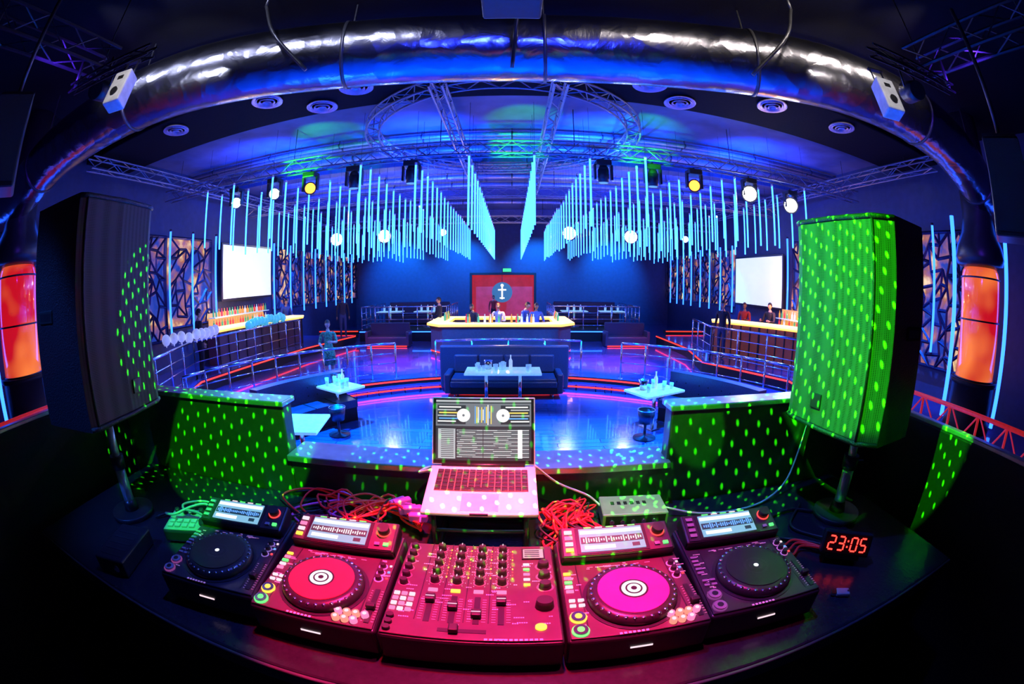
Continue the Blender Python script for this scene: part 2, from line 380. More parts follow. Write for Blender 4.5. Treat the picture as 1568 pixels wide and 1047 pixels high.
def truss(b,a,c,s=.28,m=trussm,r=.022,bay=.35):
    a=Vector(a);c=Vector(c);d=(c-a);L=d.length;d.normalize(); up=Vector((0,0,1)); sd=d.cross(up).normalized()
    offs=[sd*s/2+up*s/2,-sd*s/2+up*s/2,-sd*s/2-up*s/2,sd*s/2-up*s/2]
    for o in offs: b.cyl(a+o,c+o,r,m,seg=6)
    n=int(L/bay)
    for k in range(n):
        p=a+d*(L*k/n); q=a+d*(L*(k+1)/n)
        for f in range(4):
            o1,o2=offs[f],offs[(f+1)%4]
            if k%2: o1,o2=o2,o1
            b.cyl(p+o1,q+o2,r*.5,m,seg=4)
CX=-.2
def hang(b,pts,z=5.8):
    for x,y in pts: b.cyl((x,y,z),(x,y,ZT-.005),.01,darkmetal,seg=4)
for y,z,bay in((8.6,5.62,.35),(18.,5.5,.5),(13.,5.62,.5)):
    b=MB('lighting_truss'); truss(b,(-9.5,y,z),(9.5,y,z),bay=bay); hang(b,[(x,y) for x in(-9,-5,-1.5,1.3,5,9)],z+.1); b.done()
for x in(-.92,.92):
    b=MB('lighting_truss'); truss(b,(CX+x,5.7,5.86),(CX+x,20,5.86),.2); hang(b,[(CX+x,y) for y in(6,11,16,19.5)],5.9); b.done()
for x in(-8.9,8.9):
    b=MB('lighting_truss'); truss(b,(x,5.,5.9),(x,20,5.9),bay=.5); hang(b,[(x,y) for y in(6,11,16,19.5)],6.); b.done()
tb_=M('black_truss',(.025,.025,.035),.4,.6)
for sx in(-1,1):
    b=MB('booth_truss'); truss(b,(sx*3.7,-2.5,5.1),(sx*3.7,2.0,5.1),.26,tb_,.018)
    hang(b,[(sx*3.7,y) for y in(-2,.3,1.9)],5.1)
    truss(b,(sx*3.7,1.6,4.72),(sx*2.35,1.62,4.5),.08,tb_,.01,.2)
    b.cyl((sx*3.65,1.6,4.7),(sx*3.65,1.6,5.0),.02,darkmetal)
    b.done()
b=MB('circular_truss'); 
cx,cy=CX,9.0; za,zb=5.98,6.16
for r in(2.68,2.96):
    for z in(za,zb): b.sweep([(cx+r*math.cos(2*math.pi*k/64),cy+r*math.sin(2*math.pi*k/64),z) for k in range(64)],.022,trussm,6,closed=True)
for k in range(64):
    a=2*math.pi*k/64;c=2*math.pi*(k+1)/64
    for (r1,z1,r2,z2) in((2.68,za,2.96,za),(2.68,zb,2.96,zb),(2.96,za,2.96,zb),(2.68,za,2.68,zb)):
        if k%2:(r1,z1,r2,z2)=(r2,z2,r1,z1)
        b.cyl((cx+r1*math.cos(a),cy+r1*math.sin(a),z1),(cx+r2*math.cos(c),cy+r2*math.sin(c),z2),.01,trussm,seg=4)
for k in range(6):
    a=2*math.pi*k/6+.3; b.cyl((cx+2.8*math.cos(a),cy+2.8*math.sin(a),6.1),(cx+2.8*math.cos(a),cy+2.8*math.sin(a),ZT-.005),.01,darkmetal,seg=4)
b.done()
b=MB('hanging_led_tubes')
for x in [.63,1.75,2.87,4.0,5.1,6.2,7.3]:
    for s in(-1,1):
        y=8.05 if x<4 else (8.9 if x<5 else 8.05)
        st=.72 if x<1 else .64
        if x>1: y+=random.uniform(0,.3)
        while y<20.5:
            zt=5.3+(.0 if x<1 else random.uniform(-.06,.06)); zb=zt-1.4
            b.cyl((CX+s*x,y,zb),(CX+s*x,y,zt),.021,ledblue,seg=8); b.cyl((CX+s*x,y,zt),(CX+s*x,y,zt+.06),.026,white,seg=8)
            b.cyl((CX+s*x,y,zt),(CX+s*x,y,6.5),.004,darkmetal,seg=3)
            y+=st
b.done()
for x,y in((-2.57,6.2),(-3.45,6.75),(-4.25,6.0),(2.25,6.2),(3.0,6.75),(4.6,6.0),(-6.6,5.9),(6.4,5.9)):
    b=MB('ceiling_diffuser')
    for k,r in enumerate((.3,.23,.16,.09)): b.lathe([(r-.03,6.17),(r,6.15-.012*k),(r+.0,6.17-.012*k),(r-.02,6.195)],(x,y,0),M('diffuser_grey',(.5,.42,.6),.4,.3),28)
    b.done()
def spot(name,loc,tgt,col,p,ang,blend=.4,rad=.05):
    l=bpy.data.lights.new(name,'SPOT'); l.energy=p; l.color=col; l.spot_size=R(ang); l.spot_blend=blend; l.shadow_soft_size=rad
    o=bpy.data.objects.new(name,l); sc.collection.objects.link(o); o.location=loc
    o.rotation_euler=(Vector(tgt)-Vector(loc)).to_track_quat('-Z','Y').to_euler(); return l
def point(name,loc,col,p,rad=.05):
    l=bpy.data.lights.new(name,'POINT'); l.energy=p; l.color=col; l.shadow_soft_size=rad
    o=bpy.data.objects.new(name,l); sc.collection.objects.link(o); o.location=loc; return l
def moving_head(x,y,z,lens,tgt,k=1.):
    b=MB('moving_head_light'); b.box((x,y,z+.3),(.32,.3,.12),black,bevel=.02)
    b.box((x-.18,y,z+.1),(.05,.12,.34),black,bevel=.01); b.box((x+.18,y,z+.1),(.05,.12,.34),black,bevel=.01)
    d=(Vector(tgt)-Vector((x,y,z))).normalized(); c=Vector((x,y,z))
    b.cyl(c-d*.16,c+d*.12,.12,black,r2=.15*k,seg=20); b.cyl(c+d*.12,c+d*.135,.12*k,lens,seg=20); b.ball(c-d*.16,.11,black)
    b.cyl((x,y,z+.35),(x,y,z+.42),.03,darkmetal)
    b.done()
for x,y,z,l in((-7.8,17.8,4.9,whiteE),(-5.5,17.8,4.9,whiteE),(-2.9,17.8,4.95,whiteE),(2.4,17.8,4.9,whiteE),(5.1,17.8,4.85,whiteE),(7.7,17.8,4.9,blueE),(5.5,8.6,5.05,whiteE),(6.8,8.6,4.95,whiteE),(-6.7,8.6,5.0,blueE),(-5.5,8.6,5.05,blueE),(-4.5,8.6,5.05,orangeE),(4.0,8.6,5.05,orangeE)):
    moving_head(x,y,z,l,(0,0,2.8),(1.1 if abs(x) in(2.9,7.7) else 2.2) if y>10 else (1.4 if l is whiteE else 1.))
for x in(-3.4,-2.1,1.9,3.0): moving_head(x,8.6,5.05,E('dim_lens',(.1,.3,1),1.),(x,9,0),.8)
def par(x,y,z,t,pw,col=(1,.95,.9),ang=60):
    b=MB('par_can_light'); d=(Vector(t)-Vector((x,y,z))).normalized(); c=Vector((x,y,z))
    b.cyl(c-d*.16,c+d*.12,.09,black,r2=.11,seg=20); b.cyl(c+d*.1,c+d*.11,.095,E('par_lens',(1,.95,.9),10.),seg=20)
    b.cyl((x-.13,y,z),(x-.13,y,z+.2),.012,darkmetal);b.cyl((x+.13,y,z),(x+.13,y,z+.2),.012,darkmetal);b.cyl((x-.13,y,z+.2),(x+.13,y,z+.2),.012,darkmetal);b.cyl((x,y,z+.2),(x,y,z+.36),.015,darkmetal)
    b.done(); spot('par_beam',c+d*.15,t,col,pw,ang,.4,.04)
par(-3.5,1.9,4.7,(-4.3,3.5,5.3),150,(.8,.85,1),70); par(3.45,2.0,4.7,(4.4,3.5,5.3),150,(1,.9,.75),70)
for sx,c in((-1,(.7,.75,1.)),(1,(1.,.88,.7))):
    for k,(px,tx,ty,pw) in enumerate(((1.5,1.2,4.4,110),(2.6,2.6,4.0,190),(3.9,3.8,3.6,190),(5.0,4.9,3.4,150))):
        spot('duct_accent',(sx*px,1.5+(.5 if k==0 else 0),6.4),(sx*tx,ty,5.95),c,pw,60,.35,.08)
for x,y,z in((-2.46,1.5,4.18),(2.37,1.62,4.12)):
    b=MB('laser_projector'); b.M=Matrix.Translation((x,y,z))@Euler((R(-15),0,R(20 if x<0 else -20))).to_matrix().to_4x4()
    b.box((0,0,0),(.15,.13,.27),white,bevel=.012); b.cyl((0,-.065,-.05),(0,-.08,-.05),.03,black,seg=14); b.box((0,-.067,.07),(.05,.006,.03),black); b.cyl((-.05,0,.12),(-.05,0,.26),.008,darkmetal); b.cyl((.05,0,.12),(.05,0,.26),.008,darkmetal); b.box((0,0,.26),(.13,.03,.012),darkmetal)
    b.done()
spot('booth_white_spill',(-1.9,.9,4.5),(-2.46,1.5,4.2),(1,.95,1),14,40); spot('booth_white_spill',(1.9,.9,4.5),(2.37,1.62,4.1),(1,.95,1),14,40)
b=MB('ceiling_projector'); b.box((0,2.5,4.85),(.42,.36,.15),black,bevel=.02); b.cyl((.1,2.32,4.85),(.1,2.27,4.85),.05,chrome,seg=20); b.cyl((0,2.5,4.92),(0,2.5,ZT-.005),.03,darkmetal); b.box((0,2.5,4.94),(.2,.2,.02),darkmetal)
for k in range(5): b.box((-.12,2.318,4.82+k*.015),(.12,.004,.006),darkmetal)
b.done()
for x,y,z,r in((2.85,.9,3.55,-70),(-2.95,.75,3.85,70)):
    b=MB('hanging_monitor_speaker'); b.M=Matrix.Translation((x,y,z))@Euler((0,0,R(r))).to_matrix().to_4x4()
    b.box((0,0,0),(.34,.3,.6),black,bevel=.02,top=.92); b.box((0,-.15,0),(.3,.01,.54),M('grille_dark',(.03,.03,.035),.4,.5,bump=.6,scale=300)); b.cyl((0,0,.3),(0,0,1.3),.02,darkmetal); b.box((0,0,.34),(.3,.05,.02),darkmetal)
    b.done()
# ------------------------------------------------------------------ island bar
b=MB('island_bar')
bx,by=-.4,14.1; W=4.9; D=3.2
front=M('bar_front',(.05,.045,.06),.3)
out=[(bx-W/2+.5,by),(bx+W/2-.5,by),(bx+W/2,by+.6),(bx+W/2,by+D),(bx-W/2,by+D),(bx-W/2,by+.6)]
inn=[(bx-W/2+.95,by+.6),(bx+W/2-.95,by+.6),(bx+W/2-.6,by+.95),(bx+W/2-.6,by+D-.6),(bx-W/2+.6,by+D-.6),(bx-W/2+.6,by+.95)]
def ringwall(b,o,i,z0,z1,m,mt):
    n=len(o); A=[b.v((*p,z0)) for p in o];B=[b.v((*p,z1)) for p in o];C=[b.v((*p,z0)) for p in i];Dd=[b.v((*p,z1)) for p in i]
    for k in range(n):
        j=(k+1)%n; b.face([A[k],A[j],B[j],B[k]],m); b.face([C[k],Dd[k],Dd[j],C[j]],m); b.face([B[k],B[j],Dd[j],Dd[k]],mt); b.face([A[k],C[k],C[j],A[j]],m)
def off(o,d): return [(bx+(x-bx)*(1+d/2.4),by+D/2+(y-by-D/2)*(1+d/1.6)) for x,y in o]
ringwall(b,out,inn,.301,1.28,front,front)
ringwall(b,off(out,.12),inn,1.34,1.42,warm,warmtop)
ringwall(b,off(out,.05),inn,1.28,1.34,black,black)
ringwall(b,off(out,.02),out,.42,.46,ledred,ledred)
b.done()
b=MB('bar_bottles')
cols=[M('bottle_green',(.05,.3,.1),.1,emit=(.1,.6,.3),es=.3),M('bottle_amber',(.5,.2,.03),.1,emit=(1,.4,.05),es=.4),M('bottle_clear',(.6,.7,.8),.1,emit=(.5,.7,1),es=.4),M('bottle_red',(.5,.03,.03),.1,emit=(1,.05,.1),es=.4)]
def bottle(b,x,y,z,m,s=1.): b.lathe([(.036*s,0),(.038*s,.02*s),(.038*s,.18*s),(.014*s,.23*s),(.013*s,.29*s),(.016*s,.3*s)],(x,y,z),m,8)
for k in range(46):
    s=random.choice((0,1,2)); 
    if s==0: x,y=random.uniform(bx-1.3,bx+1.3),by+.45
    elif s==1: x,y=bx-W/2+.4,random.uniform(by+1,by+2.4)
    else: x,y=bx+W/2-.4,random.uniform(by+1,by+2.4)
    bottle(b,x,y,1.421,random.choice(cols))
b.done()
def glassup(b,x,y,z,h=.12,r=.035,m=None): b.lathe([(r*.8,0),(r,h),(r*.9,h),(r*.7,.01)],(x,y,z),m or glass,10)
for P,st in(([(-9.0,10.3),(-8.8,12.6),(-8.3,14.8)],.008),([(8.7,10.2),(7.9,11.6),(6.9,13.)],.06)):
    bfo=M('bar_front_%s'%('l' if P[0][0]<0 else 'r'),(.03,.035,.06) if st<.05 else (.12,.06,.04),.35,emit=(1,.18,.03),es=st,scale=1.3,var=.5)  # orange counter reflections put into the front's colour and emission
    b=MB('side_bar_counter')
    for i in range(len(P)-1):
        a=Vector((*P[i],0));c=Vector((*P[i+1],0)); d=c-a; ang=math.atan2(d.y,d.x); mid=(a+c)/2; L=d.length+.1
        b.box((mid.x,mid.y,1.18),(L,.5,1.04),bfo,rot=(0,0,ang)); b.box((mid.x,mid.y,1.73),(L+.05,.66,.06),warmtop,rot=(0,0,ang),bevel=.01); b.box((mid.x,mid.y,1.67),(L+.04,.6,.05),warm,rot=(0,0,ang))
        for k in range(6):
            p=a.lerp(c,k/5.); b.box((p.x,p.y,1.18),(.04,.56,1.0),black,rot=(0,0,ang))
    b.done()
for sx,yy in((-1,12.6),(1,11.1)):
    b=MB('back_bar_shelf'); X=sx*9.45
    b.box((X,yy,1.1),(.5,3.5,.89),black)
    for z in(1.7,2.05) if sx<0 else (1.6,1.88): 
        b.box((X+sx*.05,yy,z-.02),(.3,3.5,.03),glass)
        for k in range(22): bottle(b,X+sx*.02,yy-1.7+k*.16,z,random.choice(cols),.85)
    b.box((X+sx*.22,yy,1.68),(.03,3.5,1.0),M('shelf_backlight',(.2,.1,.05),.5,emit=(1,.5,.15),es=.6))
    b.done()
# ------------------------------------------------------------------ sofas & tables
for a0,a1 in((164,137),(16,43)):
    b=MB('curved_sofa')
    lo,hi=min(a0,a1),max(a0,a1)
    b.arcblock(PC[0],PC[1],4.3,4.85,lo,hi,.0,.3,blackm); b.arcblock(PC[0],PC[1],4.25,4.85,lo,hi,.3,.46,navy); b.arcblock(PC[0],PC[1],4.78,5.02,lo,hi,.0,.98,navy)
    n=4
    for k in range(n+1):
        a=R(lo+(hi-lo)*k/n); b.cyl((PC[0]+4.25*math.cos(a),PC[1]+4.25*math.sin(a),.465),(PC[0]+4.8*math.cos(a),PC[1]+4.8*math.sin(a),.465),.008,blackm,seg=6)
        for z in(.6,.78):
            for q in(.3,.7):
                aa=R(lo+(hi-lo)*min(1,(k+q)/n)); b.ball((PC[0]+4.775*math.cos(aa),PC[1]+4.775*math.sin(aa),z),.014,blackm,seg=6)
    b.done()
b=MB('lounge_sofa'); sx,sy=-.2,10.35
b.box((sx,sy,.21),(2.6,.8,.18),blackm); b.box((sx,sy-.02,.37),(2.6,.84,.17),navy,bevel=.04)
for k in range(3): b.box((sx-.86+k*.86,sy-.08,.47),(.84,.7,.1),navy,bevel=.035)
b.box((sx,sy+.36,.66),(3.3,.16,1.1),navy,bevel=.04)
for k in range(4): b.box((sx-.96+k*.64,sy+.28,.76),(.62,.1,.46),navy,bevel=.04)
for s in(-1,1): b.box((sx+s*1.36,sy,.38),(.16,.86,.5),navy,bevel=.04)
for s in(-1,1):
    for t in(-1,1): b.cyl((sx+s*1.2,sy+t*.3,0),(sx+s*1.2,sy+t*.3,.13),.025,chrome)
b.done()
def table(x,y,w,d,rot=0,n=6,legs=2,z=.77):
    b=MB('lounge_table'); b.M=Matrix.Translation((x,y,0))@Matrix.Rotation(rot,4,'Z')
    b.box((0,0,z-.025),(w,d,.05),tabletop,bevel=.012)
    for k in range(legs):
        lx=0 if legs==1 else (-.25+k*.5)*w*.9
        b.cyl((lx,0,.02),(lx,0,z-.05),.04,chrome,seg=12); b.box((lx,0,.012),(.4,.4,.024),chrome,bevel=.005)
    b.done()
    if n==0: return
    g=MB('drinking_glasses'); g.M=Matrix.Translation((x,y,z+.001))@Matrix.Rotation(rot,4,'Z')
    for k in range(n): glassup(g,-.35*w+.7*w*random.random(),-.3*d+.6*d*random.random(),0,.12+.06*random.random(),.045)
    bottle(g,.1*w,.1,0,cols[2],1.1)
    g.lathe([(.07,0),(.1,.2),(.09,.2),(.06,.02)],(-.2*w,.12,0),chrome,14)
    g.done()
table(-.2,9.4,1.7,.75,0,14,2,.84); table(-3.65,8.05,1.1,.7,R(-30),8,1); table(-3.25,5.6,.8,.9,R(10),0,1); table(2.8,7.75,1.05,.7,R(25),5,1)
for x,y in((-3.3,7.2),(2.45,7.15)):
    b=MB('ice_bucket_stand'); b.lathe([(.22,0),(.22,.02),(.03,.04),(.025,.28),(.13,.3),(.17,.55),(.16,.55),(.12,.32)],(x,y,0),darkmetal,20); b.sweep([(x+.165*math.cos(2*math.pi*k/24),y+.165*math.sin(2*math.pi*k/24),.55) for k in range(24)],.01,chrome,6,closed=True); b.done()
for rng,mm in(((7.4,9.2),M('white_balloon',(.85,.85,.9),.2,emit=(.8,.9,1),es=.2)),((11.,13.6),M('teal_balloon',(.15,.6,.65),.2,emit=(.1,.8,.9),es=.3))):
    b=MB('balloon_garland'); y=rng[0]
    while y<rng[1]:
        x=-8.0+(8.3-y)*(-.4 if y<8.3 else .05)
        b.ball((x+.12,y,1.8+random.uniform(-.04,.06)),.125,mm,(1,1,1.15),14); b.cyl((x+.12,y,1.62),(x+.12,y,1.68),.012,mm,r2=.025,seg=8); b.cyl((x+.12,y,1.65),(x,y,1.66),.006,white,seg=4)
        y+=.22
    b.done()

# ------------------------------------------------------------------ DJ booth
b=MB('dj_stage'); b.box((-.1,-.8,.535),(4.3,4.3,1.07),blackm,bevel=.01); b.done()
boothm=M('booth_panel',(.06,.06,.07),.33,.2,bump=.05,scale=30)
edge=M('booth_edge_metal',(.55,.55,.6),.3,.7)
b=MB('dj_booth')
b.box((-1.385,1.36,1.725),(1.09,.07,1.31),boothm,bevel=.006); b.box((-1.385,1.36,2.387),(1.11,.1,.02),edge,bevel=.004)
b.box((1.13,1.36,1.725),(1.16,.07,1.31),boothm,bevel=.006); b.box((1.13,1.36,2.387),(1.18,.1,.02),edge,bevel=.004)
b.box((-.14,1.36,1.62),(1.4,.07,1.1),boothm,bevel=.006); b.box((-.14,1.38,2.18),(1.4,.16,.025),edge,bevel=.004)
b.box((-1.97,.3,1.725),(.07,2.1,1.31),blackm,bevel=.006); b.box((-1.97,.3,2.387),(.04,2.1,.02),edge,bevel=.004)
b.box((1.72,.3,1.70),(.07,2.1,1.26),blackm,bevel=.006); b.box((1.72,.3,2.337),(.04,2.1,.02),edge,bevel=.004)
b.box((-.165,.905,1.99),(3.2,.84,.06),M('desk_top',(.02,.02,.025),.22,bump=.05,scale=80),bevel=.008)
b.box((-.165,.484,1.99),(3.2,.012,.05),M('desk_edge',(.15,.15,.17),.3,.7),bevel=.003)
b.box((-.165,.95,1.52),(3.1,.7,.9),blackm)
b.done()
jogred=M('jog_red_lit',(.85,.03,.07),.35,.2,emit=(1,.015,.05),es=.3)  # inner platters: red light on them put into colour and emission
jogmag=M('jog_magenta_lit',(.85,.03,.3),.35,.2,emit=(1,.02,.32),es=.3)
jogdark=M('jog_dark',(.03,.03,.035),.3,.4)
lcd=E('lcd_blue',(.25,.55,.8),.8); lcdw=E('lcd_white',(.9,.95,1),1.); lcdd=E('lcd_dark',(.02,.06,.1),.6)
byel=E('button_yellow',(1,.55,.05),1.4); bgrn=E('button_green',(.1,1,.2),1.1); bwht=E('button_white',(1,.72,.8),.95); bred=E('button_red',(1,.05,.05),1.4); bblu=E('button_blue',(.1,.3,1),1.5); bpnk=E('button_pink',(1,.2,.42),1.1)
knobm=M('knob_black',(.015,.015,.015),.5)
silk=M('silkscreen_print',(.8,.68,.72),.5,emit=(1,.4,.5),es=.12)  # printed marks; pink light on them put in as emission
def marks(b,x0,x1,y0,y1,z,n):
    for k in range(n):
        x=random.uniform(x0,x1); y=random.uniform(y0,y1)
        for q in range(random.randint(2,5)): b.box((x+q*.0042,y,z),(.003,.0035,.0006),silk)
def cdj(x,y,jm,rot=0,cl=False):
    b=MB('dj_media_player'); b.M=Matrix.Translation((x,y,2.02))@Matrix.Rotation(rot,4,'Z')
    w,d=.32,.385
    pan=gearm if cl else M('gear_panel_shaded',(.05,.04,.05),.3,.2)  # same deck panel; shade on the outer decks put into a darker colour
    b.box((0,0,.052),(w,d,.085),black,bevel=.01,seg=3); b.box((0,-.0,.096),(w-.012,d-.012,.006),pan,bevel=.002)
    for sx in(-1,1):
        for sy in(-1,1): b.cyl((sx*.12,sy*.15,.001),(sx*.12,sy*.15,.012),.018,rubber,seg=10)
    DY=.133
    b.box((.0,DY,.118),(.3,.105,.045),black,rot=(R(16),0,0),bevel=.006)
    T=Matrix.Translation((0,DY,.1155))@Matrix.Rotation(R(16),4,'X')
    def tb(c,s,m): b.box(T@Vector(c),s,m,rot=(R(16),0,0))
    tb((-.0,.0,.0255),(.285,.095,.002),pan)
    tb((-.015,.0,.027),(.19,.09,.003),black); tb((-.015,.0,.0295),(.17,.078,.002),lcd); tb((-.015,.026,.031),(.165,.012,.001),lcdw); tb((-.015,-.002,.031),(.165,.022,.001),lcdd)
    for k in range(24): tb((-.09+k*.0066,-.002,.032),(.003,.004+.016*random.random(),.001),bblu if jm is jogdark else lcdw)
    tb((-.05,-.026,.031),(.08,.012,.001),lcdw); tb((.045,-.026,.031),(.02,.012,.001),lcdd)
    for k in range(4): tb((-.128,.03-.02*k,.029),(.02,.011,.004),(bwht,bpnk,bwht,byel)[k] if cl else gearb)
    for k in range(5): tb((-.075+k*.03,.0445,.0275),(.02,.004,.003),bwht if k%2 else bgrn)
    b.cyl(T@Vector((.113,.015,.026)),T@Vector((.113,.015,.029)),.02,bred,seg=18); b.cyl(T@Vector((.113,.015,.028)),T@Vector((.113,.015,.047)),.0165,knobm,seg=18)
    for k in range(2): tb((.102+.024*k,-.03,.029),(.014,.01,.004),bgrn if k else gearb)
    j=(.0,-.065,.099)
    b.cyl((j[0],j[1],j[2]-.0),(j[0],j[1],j[2]+.002),.115,black,seg=48)
    b.lathe([(.105,0),(.106,.008),(.102,.02),(.09,.024),(.084,.024)],j,black,48)
    for k in range(32):
        a=2*math.pi*k/32; b.ball((j[0]+.097*math.cos(a),j[1]+.097*math.sin(a),j[2]+.021),.0055,chrome,(1,1,.5),6)
    b.cyl((j[0],j[1],j[2]+.024),(j[0],j[1],j[2]+.0265),.083,jm,seg=48)
    b.cyl((j[0],j[1],j[2]+.0265),(j[0],j[1],j[2]+.0268),.034,black,seg=32)
    b.cyl((j[0],j[1],j[2]+.0268),(j[0],j[1],j[2]+.0272),.029,lcdw if jm is not jogdark else jogdark,seg=32); b.cyl((j[0],j[1],j[2]+.0272),(j[0],j[1],j[2]+.0276),.02,black,seg=24); b.cyl((j[0],j[1],j[2]+.0276),(j[0],j[1],j[2]+.028),.016,lcdw if jm is not jogdark else black,seg=16); b.cyl((j[0],j[1],j[2]+.028),(j[0],j[1],j[2]+.0284),.007,lcdw if jm is jogdark else black,seg=16)
    for yy,m in((-.165,bgrn),(-.122,byel)):
        if not cl: m=M('ring_dim_'+m.name,(.05,.05,.05),.4,emit=(.5,.1,.5),es=.3)
        b.cyl((-.132,yy,.099),(-.132,yy,.103),.019,m,seg=24); b.cyl((-.132,yy,.103),(-.132,yy,.107),.0155,chrome if cl else gearb,seg=24); b.cyl((-.132,yy,.107),(-.132,yy,.108),.008,m if cl else black,seg=16)
    for k in range(4): b.box((-.139+(k%2)*.02,-.082+(k//2)*.018,.101),(.014,.008,.006),bwht if cl else gearb,bevel=.001)
    for k in range(5): b.box((-.14,-.03+k*.017,.101),(.018,.009,.005),(bpnk,bwht,bgrn,bpnk,byel)[k] if cl else gearb,bevel=.001)
    b.box((.137,-.11,.1),(.012,.12,.002),black); b.box((.137,-.12,.108),(.022,.014,.014),knobm,bevel=.003)
    for k in range(13): b.box((.150,-.165+k*.009,.1),(.006,.0012,.001),silk); b.box((.125,-.165+k*.009,.1),(.004,.0012,.001),silk)
    for k in range(3): b.cyl((.128,-.01+k*.026,.099),(.128,-.01+k*.026,.112),.009,knobm,r2=.007,seg=14); b.cyl((.128,-.01+k*.026,.099),(.128,-.01+k*.026,.1005),.012,silk,seg=14)
    for k in range(3): b.box((.147,-.005+k*.026,.1),(.006,.006,.003),(bred,bblu,bwht)[k])
    for k in range(6): b.box((-.08+k*.03,.062,.1),(.014,.0015,.001),silk)
    for sx in(-1,1): b.box((sx*.115,-.0,.0995),(.003,.34,.0005),black)
    marks(b,-.15,-.12,-.18,.06,.0997,14); marks(b,.12,.145,.0,.07,.0997,6); marks(b,-.1,.08,.055,.07,.0997,8)
    if cl:
        for k in range(7): b.cyl((.068+(k%4)*.021,-.15-(k//4)*.022,.099),(.068+(k%4)*.021,-.15-(k//4)*.022,.111),.009,E('pad_peach',(1,.25,.18),1.1) if k%3 else bpnk,seg=16); 
        for k in range(7): b.cyl((.068+(k%4)*.021,-.15-(k//4)*.022,.111),(.068+(k%4)*.021,-.15-(k//4)*.022,.1115),.005,bwht,seg=12)
    for k in range(7): b.box((-.05+k*.0095,-.184,.1),(.006,.006,.0008),silk)
    b.box((.0,-.194,.055),(.05,.002,.004),bwht)  # glint on the front face put in as a small glowing bar
    return b.done()
GY=.778
cdj(-.785,GY,jogdark,R(7)); cdj(-.447,GY,jogred,R(1),True); cdj(.272,GY+.0,jogmag,0,True); cdj(.605,GY,jogdark,R(-4))
b=MB('dj_mixer'); b.M=Matrix.Translation((-.086,.768,2.02))
w,d=.385,.365
SX,SY=1.12,.92
b.box((0,0,.052),(w,d,.088),black,bevel=.008); b.box((0,0,.0975),(w-.01,d-.01,.006),gearm,bevel=.002)
for sx in(-1,1):
    for sy in(-1,1): b.cyl((sx*.13,sy*.15,.001),(sx*.13,sy*.15,.012),.018,rubber,seg=10)
b.M=b.M@Matrix.Diagonal((SX,SY,1,1))
kr=M('knob_skirt',(.3,.26,.28),.4,.4)
for c in range(4):
    X=-.085+c*.047
    for r_ in range(5):
        Y=.165-r_*.037
        b.cyl((X,Y,.1),(X,Y,.12),.0105,knobm,r2=.008,seg=16); b.box((X,Y+.005,.121),(.0018,.008,.001),bwht); b.cyl((X,Y,.1),(X,Y,.1015),.0135,kr,seg=18)
        for q in range(7):
            a=R(-140+q*46.6+90); b.box((X+.0175*math.cos(a),Y+.0175*math.sin(a),.1008),(.0016,.0016,.0008),bwht)
    for k in range(10): b.box((X+.022,.165-k*.014,.101),(.003,.007,.001),bred if k%3 else byel)
    b.box((X,-.02,.102),(.02,.012,.005),byel if c==1 else bpnk,bevel=.001)
    b.box((X,-.09,.1012),(.012,.1,.001),black)
    for k in range(10): b.box((X-.014,-.05-k*.009,.101),(.008,.001,.0008),silk); b.box((X+.014,-.05-k*.009,.101),(.008,.001,.0008),silk)
    yy=-.06-.025*((c*7)%3); b.box((X,yy,.109),(.02,.024,.014),knobm,bevel=.003); b.box((X,yy,.1165),(.018,.002,.001),bwht)
    b.box((X-.0235,.03,.1008),(.002,.33,.0006),black)
b.box((-.015,-.165,.1012),(.09,.012,.001),black); b.box((-.03,-.165,.109),(.018,.024,.014),knobm,bevel=.003)
for r_ in range(6): b.cyl((-.15,.165-r_*.033,.1),(-.15,.165-r_*.033,.116),.01,knobm,r2=.008,seg=14); b.cyl((-.15,.165-r_*.033,.1),(-.15,.165-r_*.033,.1012),.013,kr,seg=14)
for r_ in range(4):
    for c in range(3): b.box((-.157+c*.016,-.045-r_*.02,.102),(.012,.012,.005),bpnk if (r_+c)%2 else bwht,bevel=.001)
b.box((.125,.15,.102),(.052,.05,.004),black); b.box((.125,.15,.1045),(.046,.042,.001),E('mixer_lcd',(1,.45,.5),.9))
for k in range(4): b.box((.122,.162-k*.009,.1055),(.034,.004,.0006),lcdd)
for k in range(3): b.cyl((.145,.09-k*.045,.1),(.145,.09-k*.045,.12),.014,knobm,r2=.011,seg=20); b.cyl((.145,.09-k*.045,.1),(.145,.09-k*.045,.1015),.018,kr,seg=20)
for k in range(5): b.box((.108,.1-k*.022,.102),(.014,.008,.005),(bwht,bgrn,bpnk,bwht,byel)[k],bevel=.001)
b.cyl((.14,-.075,.1),(.14,-.075,.125),.019,knobm,r2=.016,seg=22); b.cyl((.13,-.15,.099),(.13,-.15,.106),.011,byel,seg=24)
for k in range(3): b.cyl((-.155,-.135-k*.022,.1),(-.155,-.135-k*.022,.11),.008,knobm,seg=12)
marks(b,-.165,.15,-.19,.18,.1011,70)
for k in range(12): b.box((.03+k*.009,-.19,.1012),(.006,.006,.0008),silk)
b.done()
lapalu=M('laptop_aluminium',(.85,.83,.84),.35,.0,var=.03)
T=Matrix.Translation((-.09,1.0,2.185))@Matrix.Rotation(R(12),4,'X')
b=MB('laptop'); b.M=T
b.box((0,.1125,0),(.325,.225,.014),lapalu,bevel=.005,seg=3)
b.box((0,.15,.0075),(.275,.105,.001),M('key_well',(.3,.05,.06),.5,emit=(1,.2,.2),es=.25))  # key backlight, with the red light on the keys in its colour
for r_ in range(6):
    y0=.108+r_*.0172
    xs_=[-.128+k*.0197 for k in range(14)]
    for k in range(14):
        if r_==0 and 4<=k<=8:
            if k==6: b.box((xs_[k],y0,.0095),(.094,.0145,.003),black,bevel=.001)
            continue
        b.box((xs_[k],y0,.0095),(.0168,.0145,.003),black,bevel=.001)
